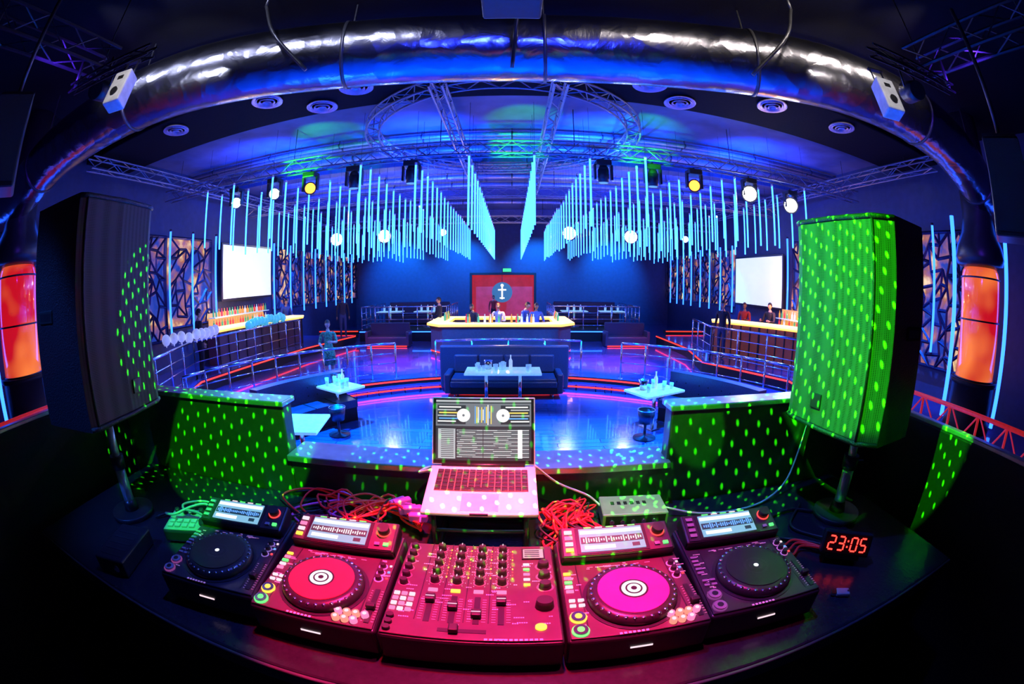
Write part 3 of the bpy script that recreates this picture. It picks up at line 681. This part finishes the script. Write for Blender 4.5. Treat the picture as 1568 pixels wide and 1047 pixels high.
b.box((0,.05,.0075),(.105,.075,.0012),M('trackpad',(.65,.6,.62),.25,.1),bevel=.0004)
b.box((0,.0015,.004),(.05,.004,.006),darkmetal)
b.cyl((-.13,.226,.008),(.13,.226,.008),.007,black,seg=12)
S=T@Matrix.Translation((0,.229,.01))@Matrix.Rotation(R(-32),4,'X'); b.M=S
b.box((0,.003,.105),(.325,.007,.215),lapalu,bevel=.003); b.box((0,-.001,.105),(.317,.003,.207),black,bevel=.001)
ui=E('laptop_ui_grey',(.2,.22,.25),.8); uid=E('laptop_ui_dark',(.03,.035,.045),.9); uiw=E('laptop_ui_white',(.95,.95,.95),.95); uiy=E('laptop_ui_yellow',(1,.75,.15),.9); uib=E('laptop_ui_blue',(.15,.45,1),.9); uig=E('laptop_ui_light',(.5,.53,.56),.85)
def ub(x,z,w,h,m,l=0): b.box((x,-.0028-.0004*l,z),(w,.0004,h),m)
ub(0,.107,.3,.19,uid); ub(0,.2,.3,.006,uig,1); ub(0,.157,.3,.072,ui,1)
for sx in(-1,1):
    ub(sx*.1,.157,.09,.06,uid,2); b.cyl((sx*.062,-.0035,.155),(sx*.062,-.0046,.155),.021,uiw,seg=28); b.cyl((sx*.062,-.0046,.155),(sx*.062,-.005,.155),.004,ui,seg=12)
    for k in range(6): ub(sx*(.105+.01*(k%2)),.181-k*.009,.07-.012*(k%2),.004,(uiw,uig,uiy,uig,uib,uiw)[k],3)
for k in range(11):
    h=.02+.045*random.random(); ub(-.025+k*.005,.157,.0028,h,(uib,uiy,uiw)[k%3],3)
ub(-.115,.065,.055,.095,uig,1); ub(.03,.065,.23,.095,uid,1)
for k in range(15): ub(.03,.108-k*.006,.226,.0036,(uig,ui)[k%2],2); ub(-.113,.108-k*.006,.04,.002,uid,2); ub(-.05,.108-k*.006,.05*random.random()+.02,.0016,uiw if k%2 else uid,3); ub(.06,.108-k*.006,.04*random.random()+.02,.0016,uiw if k%2 else uid,3)
ub(.115,.065,.014,.09,uiw,4); ub(.0,.065,.002,.09,uid,4)
b.done()
b=MB('laptop_stand')
for sx in(-.13,.13):
    b.cyl((-.09+sx,1.02,2.03),(-.09+sx,1.02,2.172),.007,darkmetal,seg=8); b.cyl((-.09+sx,1.02,2.172),(-.09+sx,1.2,2.21),.006,darkmetal,seg=8); b.cyl((-.09+sx,1.02,2.028),(-.09+sx,1.24,2.028),.007,darkmetal,seg=8); b.cyl((-.09+sx,1.24,2.028),(-.09+sx,1.2,2.21),.007,darkmetal,seg=8)
b.cyl((-.22,1.02,2.12),(.04,1.02,2.12),.006,darkmetal,seg=8); b.cyl((-.22,1.24,2.03),(.04,1.24,2.03),.006,darkmetal,seg=8); b.cyl((-.22,1.2,2.205),(.04,1.2,2.205),.006,darkmetal,seg=8)
b.done()
b=MB('audio_interface'); b.M=Matrix.Translation((.4,1.2,2.021))@Matrix.Rotation(R(-4),4,'Z')
al=M('interface_silver',(.4,.5,.36),.35,.3); b.box((0,0,.045),(.22,.13,.05),al,bevel=.005); b.box((0,-.066,.045),(.2,.002,.038),black)
for k in range(5): b.cyl((-.08+k*.035,-.067,.045),(-.08+k*.035,-.075,.045),.008,chrome,seg=12)
for k in range(6): b.box((-.07+k*.022,.01,.0707),(.012,.02,.001),black)
for k in(-1,1):
    for q in(-1,1): b.cyl((k*.09,q*.05,0.001),(k*.09,q*.05,.02),.01,rubber,seg=8)
b.done()
redc=M('red_cable',(.7,.03,.04),.45,emit=(1,.02,.03),es=.05); blkc=M('black_cable',(.02,.02,.02),.5); whtc=M('white_cable',(.8,.8,.8),.45); purc=M('purple_cable',(.45,.12,.6),.45,emit=(.6,.05,.6),es=.08)
b=MB('audio_cables'); z=2.03
ru=random.uniform
for k in range(14):
    pts=[(-.56+k*.012,.97,z+.06),(-.55+k*.015,1.03,z+.07),(-.5+ru(-.14,.1),1.13+ru(-.03,.03),z+ru(.02,.08)),(-.4+ru(-.12,.1),1.24+ru(-.04,.04),z+ru(.01,.07)),(-.33+ru(-.05,.03),1.17,z+ru(.02,.08)),(-.28,1.1,z+ru(.02,.06))]
    b.sweep(cat(pts,6),.0035,random.choice((redc,redc,blkc,blkc,purc)),6)
for k in range(9):
    pts=[(-.72+k*.02,.98,z+.06),(-.72+ru(-.1,.1),1.08,z+ru(.02,.05)),(-.75+ru(-.1,.15),1.18,z+ru(.0,.06)),(-.62+ru(-.1,.1),1.28,z+ru(.0,.05)),(-.5,1.22,z+ru(.0,.05)),(-.42,1.14,z+.03)]
    b.sweep(cat(pts,6),.0035,random.choice((redc,blkc,blkc,purc)),6)
for k in range(14):
    pts=[(.08+k*.014,.97,z+.06),(.1+ru(-.03,.08),1.04,z+ru(.05,.09)),(.13+ru(-.04,.1),1.14,z+ru(.03,.09)),(.22+ru(-.05,.06),1.22+ru(-.05,.04),z+ru(.02,.07)),(.22+ru(-.08,.06),1.1,z+ru(.04,.08)),(.26+k*.008,.98,z+.06)]
    b.sweep(cat(pts,6),.0035,random.choice((redc,redc,blkc)),6)
for r_,cx_,cy_ in((.06,.16,1.17),(.075,.17,1.18),(.05,.15,1.19),(.066,.19,1.16),(.08,.16,1.15),(.045,-.45,1.19),(.06,-.42,1.2),(.07,-.6,1.2)):
    b.sweep([(cx_+r_*math.cos(2*math.pi*k/20),cy_+r_*.8*math.sin(2*math.pi*k/20),z+.06+.012*math.sin(k+r_*50)) for k in range(20)],.004,redc,6,closed=True)
b.sweep(cat([(.51,1.22,z+.03),(.65,1.19,z),(.8,1.17,z),(.95,1.2,z),(1.08,1.25,z+.04),(1.16,1.3,z+.14),(1.2,1.31,z+.3)],6),.004,whtc,6)
b.sweep(cat([(.07,1.22,2.24),(.15,1.25,2.16),(.25,1.25,2.11),(.3,1.23,2.07)],6),.004,whtc,6)
b.sweep(cat([(-.25,1.2,2.23),(-.3,1.24,2.2),(-.26,1.27,2.21),(-.2,1.28,2.2),(-.1,1.28,2.1)],6),.005,whtc,6)
for q in range(5): b.box((-.38+.022*q,1.22-.022*q,z+.06+.014*(q%2)),(.06,.026,.026),purc,rot=(0,0,.8-.2*q),bevel=.005)
for pts in([(-1.3,.9,z),(-1.2,1.02,z+.01),(-1.1,1.1,z),(-.95,1.12,z),(-.85,1.05,z),(-.8,.98,z+.04)],[(-.75,.98,z+.04),(-.8,1.15,z),(-.7,1.25,z+.02),(-.6,1.15,z),(-.5,1.24,z)],[(.7,.97,z+.04),(.8,1.05,z),(1.0,1.1,z),(1.1,1.05,z)],[(1.08,.78,z+.02),(1.0,.9,z),(.95,1.0,z),(1.08,1.12,z)],[(.75,.9,z+.06),(.85,.95,z),(.93,.88,z+.01),(.98,.8,z+.02)]): b.sweep(cat(pts,6),.005,blkc,6)
for k in range(3): b.sweep(cat([(.78,.86+.02*k,z+.05),(.84,.83+.03*k,z+.01),(.9,.86+.02*k,z+.01),(.97,.8,z+.015)],6),.004,redc,6)
b.done()
b=MB('green_lit_standin'); b.M=Matrix.Translation((-1.07,.9,2.021))@Matrix.Rotation(R(22),4,'Z')  # stand-in box added for a green-lit patch beside the left deck
gp=M('standin_panel',(.3,.32,.3),.4,.2)
b.box((0,0,.03),(.2,.15,.045),black,bevel=.008); b.box((0,0,.0535),(.19,.14,.003),gp,bevel=.001); 
for k in(-1,1):
    for q in(-1,1): b.cyl((k*.08,q*.055,.0),(k*.08,q*.055,.012),.012,rubber,seg=10)
for k in range(4):
    for q in range(2): b.box((-.07+k*.03,-.045+q*.03,.058),(.022,.022,.008),gearb,bevel=.002)
for k in range(4): b.cyl((-.07+k*.035,.045,.055),(-.07+k*.035,.045,.075),.011,knobm,r2=.009,seg=16)
b.cyl((.065,-.02,.055),(.065,-.02,.068),.024,knobm,r2=.022,seg=24); b.box((-.02,.015,.0555),(.1,.014,.001),lcdd)
b.sweep(cat([(.08,.075,.03),(.09,.12,.04),(.02,.13,.06),(-.05,.09,.07),(-.03,.03,.08),(.04,.0,.085),(.09,-.04,.075),(.1,-.08,.03)],6),.005,gp,6)
b.sweep(cat([(-.09,.075,.03),(-.12,.03,.06),(-.06,-.01,.08),(0,.04,.085),(.05,.07,.08),(.09,.05,.06)],6),.005,gp,6)
b.done()
b=MB('power_supply_box'); b.M=Matrix.Translation((-1.22,.64,2.021))@Matrix.Rotation(R(15),4,'Z'); b.box((0,0,.03),(.14,.22,.06),black,bevel=.006)
for k in range(5): b.box((0,-.08+k*.035,.0605),(.1,.01,.002),darkmetal)
b.cyl((.03,-.11,.03),(.03,-.115,.03),.012,chrome,seg=12); b.done()
b=MB('digital_clock'); b.M=Matrix.Translation((1.0,.74,2.057))@Matrix.Rotation(R(-38),4,'Z')@Matrix.Rotation(R(-22),4,'X')
b.box((0,0,.03),(.18,.045,.075),black,bevel=.006); b.box((0,-.0235,.03),(.168,.002,.062),M('clock_window',(.05,.005,.005),.15))
segs={'0':'abcdef','2':'abged','3':'abgcd','5':'afgcd'}
dg=E('clock_digit_red',(1,.03,.02),4.)
def digit(ch,x):
    w_,h_=.022,.042
    pos={'a':(0,h_/2,1),'d':(0,-h_/2,1),'g':(0,0,1),'b':(w_/2,h_/4,0),'c':(w_/2,-h_/4,0),'f':(-w_/2,h_/4,0),'e':(-w_/2,-h_/4,0)}
    for s_ in segs[ch]:
        px,pz,hz=pos[s_]; b.box((x+px,-.0252,.03+pz),(w_*.75,.002,.0045) if hz else (.0045,.002,h_*.42),dg)
for ch,x in(('2',-.058),('3',-.024),('0',.024),('5',.058)): digit(ch,x)
for zz in(.021,.039): b.box((0,-.0252,zz),(.005,.002,.005),dg)
b.box((0,.01,-.012),(.12,.05,.02),black,bevel=.004)
b.done()
b=MB('usb_stick'); b.M=Matrix.Translation((.9,.6,2.028))@Matrix.Rotation(R(-30),4,'Z'); b.box((0,0,0),(.045,.03,.012),M('usb_silver',(.6,.6,.62),.3,.5),bevel=.003); b.box((-.03,0,0),(.018,.02,.008),chrome); b.cyl((.018,0,.006),(.018,0,.008),.004,darkmetal); b.done()
# PA speakers
def grille():
    m=bpy.data.materials.new('speaker_grille'); m.use_nodes=True; nt=m.node_tree;N=nt.nodes;L=nt.links;b=N['Principled BSDF']
    tc=N.new('ShaderNodeTexCoord'); v=N.new('ShaderNodeTexVoronoi'); v.inputs['Scale'].default_value=190; v.inputs['Randomness'].default_value=.0
    cr=N.new('ShaderNodeValToRGB'); cr.color_ramp.elements[0].position=.25; cr.color_ramp.elements[1].position=.4
    cr.color_ramp.elements[0].color=(.008,.008,.008,1); cr.color_ramp.elements[1].color=(.09,.09,.1,1)
    L.new(tc.outputs['Object'],v.inputs['Vector']);L.new(v.outputs['Distance'],cr.inputs['Fac']);L.new(cr.outputs['Color'],b.inputs['Base Color'])
    b.inputs['Roughness'].default_value=.6; b.inputs['Specular IOR Level'].default_value=.2
    return m
gm=grille()
def pa(x,y,z0,z1,sgn,yaw,W,D,ch):
    b=MB('pa_speaker'); h=z1-z0; b.M=Matrix.Translation((x,y,z0))@Matrix.Rotation(yaw,4,'Z')
    cab=M('speaker_cabinet',(.022,.022,.03),.42,bump=.4,scale=180)
    f=-sgn
    pts=[(-f*D/2,-W*.36),(-f*D*.3,-W/2),(f*(D/2-ch),-W/2),(f*D*.47,-W*.5+ch*.8),(f*D*.5,0),(f*D*.47,W*.42),(f*D*.42,W/2),(-f*D*.1,W/2),(-f*D/2,W*.32)]
    b.prism(pts,0,h,cab)
    G=[(f*(D/2-ch),-W*.5),(f*D*.47,-W*.5+ch*.8),(f*D*.5,0),(f*D*.47,W*.42),(f*D*.42,W*.5)]
    G=[(p[0]+f*.004,p[1]-(.004 if i==0 else 0)) for i,p in enumerate(G)]
    for i in range(4):
        a,c=G[i],G[i+1]; vs=[b.v((a[0],a[1],.02)),b.v((c[0],c[1],.02)),b.v((c[0],c[1],h-.02)),b.v((a[0],a[1],h-.02))]; b.face(vs,gm)
    for z in(.01,h-.01): b.sweep([(p[0],p[1],z) for p in G],.009,cab,6)
    b.sweep([(G[1][0],G[1][1],.01),(G[1][0],G[1][1],h-.01)],.005,cab,6)
    for s_ in(-1,1): b.box((-f*D*.1,s_*W*.497,h*.5),(.11,.012,.045),rubber,bevel=.004); b.box((-f*D*.1,s_*W*.505,h*.5),(.09,.006,.025),black)
    b.box((f*D*.515,.05,.1),(.006,.05,.05),darkmetal,bevel=.001); b.cyl((0,0,-.03),(0,0,.001),.04,black,seg=16)
    return b.done()
pa(1.213,1.062,2.35,3.06,1,R(7),.43,.38,.07); pa(-1.528,.902,2.41,3.16,-1,R(8),.43,.44,.03)
def stand(x,y,zt):
    b=MB('speaker_stand'); z=2.021
    b.cyl((x,y,z+.02),(x,y,z+.2),.024,alu,seg=16); b.cyl((x,y,z+.2),(x,y,zt),.0175,alu,seg=16); b.cyl((x,y,z),(x,y,z+.02),.1,darkmetal,seg=28); b.cyl((x,y,z+.19),(x,y,z+.24),.032,black,seg=16); b.cyl((x,y,z+.215),(x+.05,y-.03,z+.215),.008,black,seg=8); b.cyl((x,y,z+.02),(x,y,z+.06),.035,black,r2=.026,seg=16)
    b.done()
stand(1.19,1.0,2.32); stand(-1.44,.88,2.38)

# ------------------------------------------------------------------ people
skinm=M('skin',(.55,.33,.24),.5); skind=M('skin_dark',(.22,.12,.08),.5); shoe=M('shoe_black',(.02,.02,.02),.4); eyew=M('eye_white',(.8,.8,.8),.3); eyed=M('eye_dark',(.02,.01,.01),.2); lip=M('lips',(.45,.15,.13),.4)
def seg_d(p,a,b):
    ab=b-a; t=max(0,min(1,(p-a).dot(ab)/max(1e-9,ab.length_squared))); return (p-(a+ab*t)).length
def person(name,loc,yaw,h,top,bot,hair,skin=skinm,arms=((.16,.0,.6,.17,-.06,.46),(.16,.0,.6,.17,-.06,.46)),lean=0,long_=False,stride=0.,sleeve=True,skirt=False):
    f=.92 if long_ else 1.
    J={'pel':(0,0,.52),'spi':(0,0,.61),'che':(0,0,.73),'nec':(0,.004,.825),'hd':(0,-.004,.87)}
    for s_,t,A in((1,'L',arms[0]),(-1,'R',arms[1])):
        J['sh'+t]=(s_*.105*f,0,.795); J['el'+t]=(s_*A[0],A[1],A[2]); J['wr'+t]=(s_*A[3],A[4],A[5])
        J['hi'+t]=(s_*.05,0,.49); J['kn'+t]=(s_*.055,-.015-s_*stride*.5,.28); J['an'+t]=(s_*.06,.012-s_*stride,.045); J['to'+t]=(s_*.068,-.07-s_*stride,.018)
    Rl=Matrix.Rotation(lean,3,'X'); piv=Vector((0,0,.52))
    for k in J:
        v=Vector(J[k])
        if k[:2] in('sp','ch','ne','hd','sh','el','wr'): v=piv+Rl@(v-piv)
        J[k]=v*h
    rad={'pel':(.082,.058),'spi':(.07*f,.05),'che':(.088*f,.056),'nec':(.03,.03),'hd':(.028,.028),'sh':(.038*f,.038*f),'el':(.025,.025),'wr':(.016,.016),'hi':(.052,.052),'kn':(.034,.034),'an':(.022,.024),'to':(.02,.016)}
    keys=list(J); me=bpy.data.meshes.new('t'); ed=[('pel','spi'),('spi','che'),('che','nec'),('nec','hd')]
    for t in'LR': ed+=[('che','sh'+t),('sh'+t,'el'+t),('el'+t,'wr'+t),('pel','hi'+t),('hi'+t,'kn'+t),('kn'+t,'an'+t),('an'+t,'to'+t)]
    me.from_pydata([J[k] for k in keys],[(keys.index(a),keys.index(c)) for a,c in ed],[]); ob=bpy.data.objects.new('t',me); sc.collection.objects.link(ob)
    md=ob.modifiers.new('k','SKIN'); sb=ob.modifiers.new('s','SUBSURF'); sb.levels=2; sb.render_levels=2
    for i,k in enumerate(keys):
        r_=rad.get(k,rad.get(k[:2])); sv=me.skin_vertices[0].data[i]; sv.radius=(r_[0]*h,r_[1]*h); sv.use_root=(k=='pel')
    dg_=bpy.context.evaluated_depsgraph_get(); em=ob.evaluated_get(dg_).to_mesh()
    b=MB(name); V=[b.v(v.co) for v in em.vertices]
    bones=[(a,c) for a,c in ed]
    for p in em.polygons:
        c=p.center; k=min(bones,key=lambda e:seg_d(c,J[e[0]],J[e[1]]))
        n0,n1=k
        if n1=='hd' or (n0=='nec'): m=skin
        elif n0[:2]=='el': m=top if sleeve else skin
        elif n0[:2] in('sp','ch','sh'): m=top
        elif n0=='pel' and n1=='spi': m=top if c.z>J['pel'].z+.01*h else bot
        elif n0[:2]=='an': m=shoe
        elif n0[:2]=='kn' and skirt: m=skin
        else: m=bot
        if n1=='nec' and c.z>.815*h and lean==0 and abs(c.x)<.04*h: m=skin
        b.face([V[i] for i in p.vertices],m,True)
    bpy.data.objects.remove(ob,do_unlink=True)
    if skirt: b.lathe([(.085*h,.56*h),(.1*h,.48*h),(.12*h,.3*h),(.11*h,.3*h)],(0,0,0),bot,20,Matrix.Diagonal((1,.8,1,1)))
    for s_,t in((1,'L'),(-1,'R')):
        w=J['wr'+t]; d=(w-J['el'+t]).normalized(); sdv=d.cross(Vector((s_,0,0))); sdv=sdv.normalized() if sdv.length>.1 else Vector((0,1,0)); nrm=sdv.cross(d).normalized()
        b.cyl(w-d*.01*h,w+d*.045*h,.014*h,skin,r2=.02*h,seg=8)
        for q in range(4):
            o=w+d*.045*h+sdv*(q-1.5)*.0105*h; L=(.026,.03,.028,.022)[q]*h; m1=o+d*L*.6+nrm*.003*h*-s_; b.cyl(o-d*.004,m1,.0055*h,skin,seg=6); b.cyl(m1,m1+d*L*.5-nrm*s_*L*.35,.005*h,skin,r2=.004*h,seg=6)
        o=w+d*.015*h-sdv*.018*h; m1=o+(d*.6-sdv*.6)*.025*h; b.cyl(o,m1,.0065*h,skin,seg=6); b.cyl(m1,m1+d*.018*h,.0055*h,skin,r2=.0045*h,seg=6)
    hc=J['hd']+Rl@Vector((0,-.008*h,.055*h)); T=Matrix.Translation(hc)@Matrix.Rotation(lean*.5,4,'X')
    hb=bmesh.new(); bmesh.ops.create_uvsphere(hb,u_segments=18,v_segments=14,radius=1)
    for v in hb.verts:
        z_=v.co.z; k=1-.32*max(0,-z_)**1.5; v.co.x*=k; v.co.y*=(1-.15*max(0,-z_)); 
        if v.co.y>0 and z_<0: v.co.y*=.85
    b.merge(hb,skin,T@Matrix.Diagonal((.042*h,.052*h,.066*h,1)),True); hb.free()
    def hp(x,y,z): return T@Vector((x*h,y*h,z*h))
    b.cyl(hp(0,-.048,.008),hp(0,-.06,-.014),.004*h,skin,r2=.009*h,seg=8)
    for s_ in(-1,1):
        b.ball(hp(s_*.016,-.0455,.004),.0065*h,eyew,seg=8); b.ball(hp(s_*.016,-.0505,.004),.0032*h,eyed,seg=6); b.ball(hp(s_*.043,.004,-.002),.011*h,skin,(.4,.8,1.3),8); b.cyl(hp(s_*.008,-.051,.016),hp(s_*.026,-.046,.017),.0022*h,hair,seg=5)
    b.cyl(hp(-.012,-.047,-.032),hp(.012,-.047,-.032),.0035*h,lip,seg=6)
    hb=bmesh.new(); bmesh.ops.create_uvsphere(hb,u_segments=20,v_segments=16,radius=1)
    dl=[v for v in hb.verts if v.co.z< (.38 if v.co.y<-.35 else (-.05 if v.co.y<.2 else (-.5)))]; bmesh.ops.delete(hb,geom=dl,context='VERTS')
    b.merge(hb,hair,T@Matrix.Diagonal((.047*h,.058*h,.073*h,1)),True); hb.free()
    if long_: b.sweep(cat([hp(0,.035,.03),hp(0,.052,-.03),hp(0,.05,-.09),hp(0,.045,-.14)],5),.03*h,hair,10,rf=lambda i:(.04-.0018*i)*h)
    return b.done(loc,(0,0,yaw))
blk=M('cloth_black',(.02,.02,.028),.8,bump=.2,scale=80); jean=M('cloth_jeans',(.03,.05,.12),.8); blu=M('cloth_blue',(.05,.12,.4),.7); grnlit=M('cloth_green_lit',(.06,.2,.1),.7,var=.9,scale=25); wsh=M('cloth_white',(.6,.6,.65),.7); hairb=M('hair_black',(.015,.012,.01),.5); hairr=M('hair_brown',(.08,.04,.02),.5); redsh=M('cloth_red',(.4,.03,.03),.7)
fwd=(.15,-.06,.62,.11,-.16,.64); down=(.145,.01,.63,.15,-.03,.48)
person('woman_in_dress',(-4.75,10.15,.3),R(20),1.66,grnlit,grnlit,hairr,skinm,((.14,-.02,.64,.06,-.12,.66),(.145,-.02,.63,.1,-.13,.6)),0,True,.02,False,True)  # green light on the dress put into its patterned colour
person('guest_man',(-2.95,17.1,.3),R(-70),1.95,blk,jean,hairb,skinm,(down,fwd),0)
person('guest_man',(-7.1,16.8,.65),R(30),1.78,blk,jean,hairb,skind,(down,down))
person('bartender',(.35,15.6,.3),R(60),1.85,blu,jean,hairb,skinm,(fwd,fwd),R(18))
person('bartender',(.85,15.2,.3),R(10),1.8,blu,jean,hairb,skind,(fwd,down),R(6))
person('bartender',(-.5,15.9,.3),R(-10),1.75,wsh,blk,hairr,skinm,(fwd,fwd),R(5))
person('bartender',(-1.4,15.6,.3),R(-30),1.75,blk,blk,hairb,skind,(fwd,fwd),R(10))
person('bar_guest',(-1.1,25.3,.3),R(10),1.75,redsh,blk,hairb,skinm,(fwd,down))
person('guest_man',(6.45,11.8,.65),R(-60),1.78,blk,jean,hairb,skinm,(down,down))
person('barman',(8.75,12.4,.65),R(-70),1.76,blk,blk,hairb,skinm,(fwd,fwd))
person('barman',(8.2,13.3,.65),R(-50),1.7,redsh,blk,hairr,skind,(fwd,down))
person('guest_man',(-8.45,9.0,.65),R(150),1.8,blk,blk,hairb,skinm,(down,down))
person('barman',(-9.15,15.3,.65),R(60),1.78,blu,jean,hairb,skinm,(fwd,fwd),R(10))

# ------------------------------------------------------------------ lights
B=(.005,.07,1.)
for x in(-6,-2,2,6): spot('ceiling_wash_near',(x,9.3,5.3),(x*1.1,10.2,6.6),B,1200,140,.8)
for x in(-7,-3,3,7): spot('ceiling_wash_mid',(x,13.4,5.2),(x,14.4,6.6),(.02,.05,1),1100,140,.8)
spot('duct_wash',(0,.6,4.9),(0,4.6,5.7),(.02,.04,1.),500,70,.8)
for sx in(-1,1): spot('duct_wash',(sx*3.4,.8,4.6),(sx*6,3.4,5.4),(.12,.03,1.),450,70,.8)
for x in(-4,0,4): spot('floor_wash_blue',(x,8.3,5.0),(x*.7,5.6,0),(.0,.2,1.),10000,75,.7)
for x in(-6.5,6.5): spot('floor_wash_side',(x,8.3,5.0),(x*.8,7.5,0),(.02,.15,1.),4500,80,.7)
spot('floor_wash_violet',(-4.5,10,5.2),(-3.4,12.8,.3),(1.,.1,.8),7500,32,.8); spot('floor_wash_violet',(4.5,10,5.2),(3.2,12.8,.3),(1.,.1,.8),7500,32,.8)
spot('floor_wash_blue',(-3,9.6,5.2),(-2.6,12.2,.3),(.0,.18,1.),6500,80,.8); spot('floor_wash_blue',(3,9.6,5.2),(2.6,12.2,.3),(.0,.18,1.),6500,80,.8)
spot('floor_wash_red',(-5.5,13.3,5.2),(-5.4,15.0,.3),(1.,.06,.08),1600,45,.8); spot('floor_wash_red',(5.5,13.3,5.2),(5.2,15.0,.3),(1.,.06,.08),1600,45,.8)
for x in(-7,-3,1.5,6): spot('wall_wash_back',(x,22.6,5.8),(x,26,3.2),(.0,.22,1.),3200,70,.8)
for y in(6,11,17): 
    spot('wall_wash_left',(-7.6,y,5.3),(-9.6,y,1.5),(.01,.14,1.),1500,60,.8); spot('wall_wash_right',(7.6,y,5.3),(9.6,y,1.5),(.01,.14,1.),1500,60,.8)
point('side_bar_glow',(-9.0,11.6,2.5),(1,.45,.12),60); point('side_bar_glow',(8.8,11.6,2.4),(1,.3,.08),110); point('island_bar_glow',(-.4,15.6,2.6),(1,.5,.15),200)
spot('dj_red_wash',(-.1,1.15,4.9),(-.1,.76,2.1),(1.,.006,.03),1700,22,.3,.03)
spot('dj_red_wash',(.3,.9,4.9),(.12,.8,2.1),(1.,.02,.25),340,30,.8,.03)
spot('laptop_fill',(-.2,.0,4.6),(-.09,1.08,2.2),(1.,.78,.8),85,9,.6,.03)  # added spot to whiten the laptop, no fixture there
spot('dj_blue_wash',(0,1.3,4.9),(0,.9,2.1),(.06,.1,1.),260,60,.8,.05)
spot('stand_fill',(-2.0,-.6,4.4),(-1.44,.9,2.2),(.03,.15,1.),200,20,.8,.05)  # added spot to brighten the left speaker stand
def laser(name,loc,tgt,p,ang,base,sc_=38,dots=14.,rot=.5):
    l=spot(name,loc,tgt,(.02,1.,.0),p,ang,.12,.002); l.use_nodes=True; nt=l.node_tree;N=nt.nodes;L=nt.links
    em=N['Emission']; tc=N.new('ShaderNodeTexCoord'); mp=N.new('ShaderNodeMapping'); mp.inputs['Scale'].default_value=(sc_*1.5,sc_*.85,sc_); mp.inputs['Rotation'].default_value=(0,0,rot)
    v=N.new('ShaderNodeTexVoronoi'); v.voronoi_dimensions='2D'; v.inputs['Scale'].default_value=1.; v.inputs['Randomness'].default_value=.2
    cr=N.new('ShaderNodeValToRGB'); cr.color_ramp.elements[0].position=.1; cr.color_ramp.elements[0].color=(1,1,1,1); cr.color_ramp.elements[1].position=.17; cr.color_ramp.elements[1].color=(0,0,0,1)
    mm=N.new('ShaderNodeMath'); mm.operation='MULTIPLY_ADD'; mm.inputs[1].default_value=dots; mm.inputs[2].default_value=base
    L.new(tc.outputs['Normal'],mp.inputs['Vector']);L.new(mp.outputs['Vector'],v.inputs['Vector']);L.new(v.outputs['Distance'],cr.inputs['Fac']);L.new(cr.outputs['Color'],mm.inputs[0]);L.new(mm.outputs[0],em.inputs['Strength'])
laser('green_laser_beam',(-.7,.7,4.1),(1.06,1.08,2.84),1100,21,.75,50,22.,.35)
laser('green_laser_beam',(.5,-.3,4.3),(-1.1,1.33,2.22),700,13,.8,60,18.,.9)
laser('green_laser_beam',(-.6,-.3,4.3),(.74,1.36,2.2),420,15,.05,54,22.,.2)
laser('green_laser_beam',(.3,-.2,4.5),(-.0,1.36,2.16),300,24,.25,54,8.)
spot('green_spill',(-.4,.2,4.4),(-1.03,.9,2.06),(.02,1,.0),520,7,.4,.01)
spot('green_spill',(.2,.1,4.4),(.4,1.2,2.08),(.02,1,.0),160,7,.4,.01)
spot('green_spill',(-.3,-.2,4.4),(.66,1.36,2.3),(.02,1,.0),500,5,.2,.01)
spot('green_spill',(.2,.2,4.4),(1.19,1.0,2.15),(.02,1,.0),200,6,.3,.01)
laser('green_laser_beam',(.3,1.2,4.3),(-1.28,1.15,2.75),400,13,.0,50,18.)
for x in(-5,-.2,2.5): spot('truss_green',(x,7.6,5.0),(x+.3,8.6,5.7),(.03,1,.02),420,60,.6)
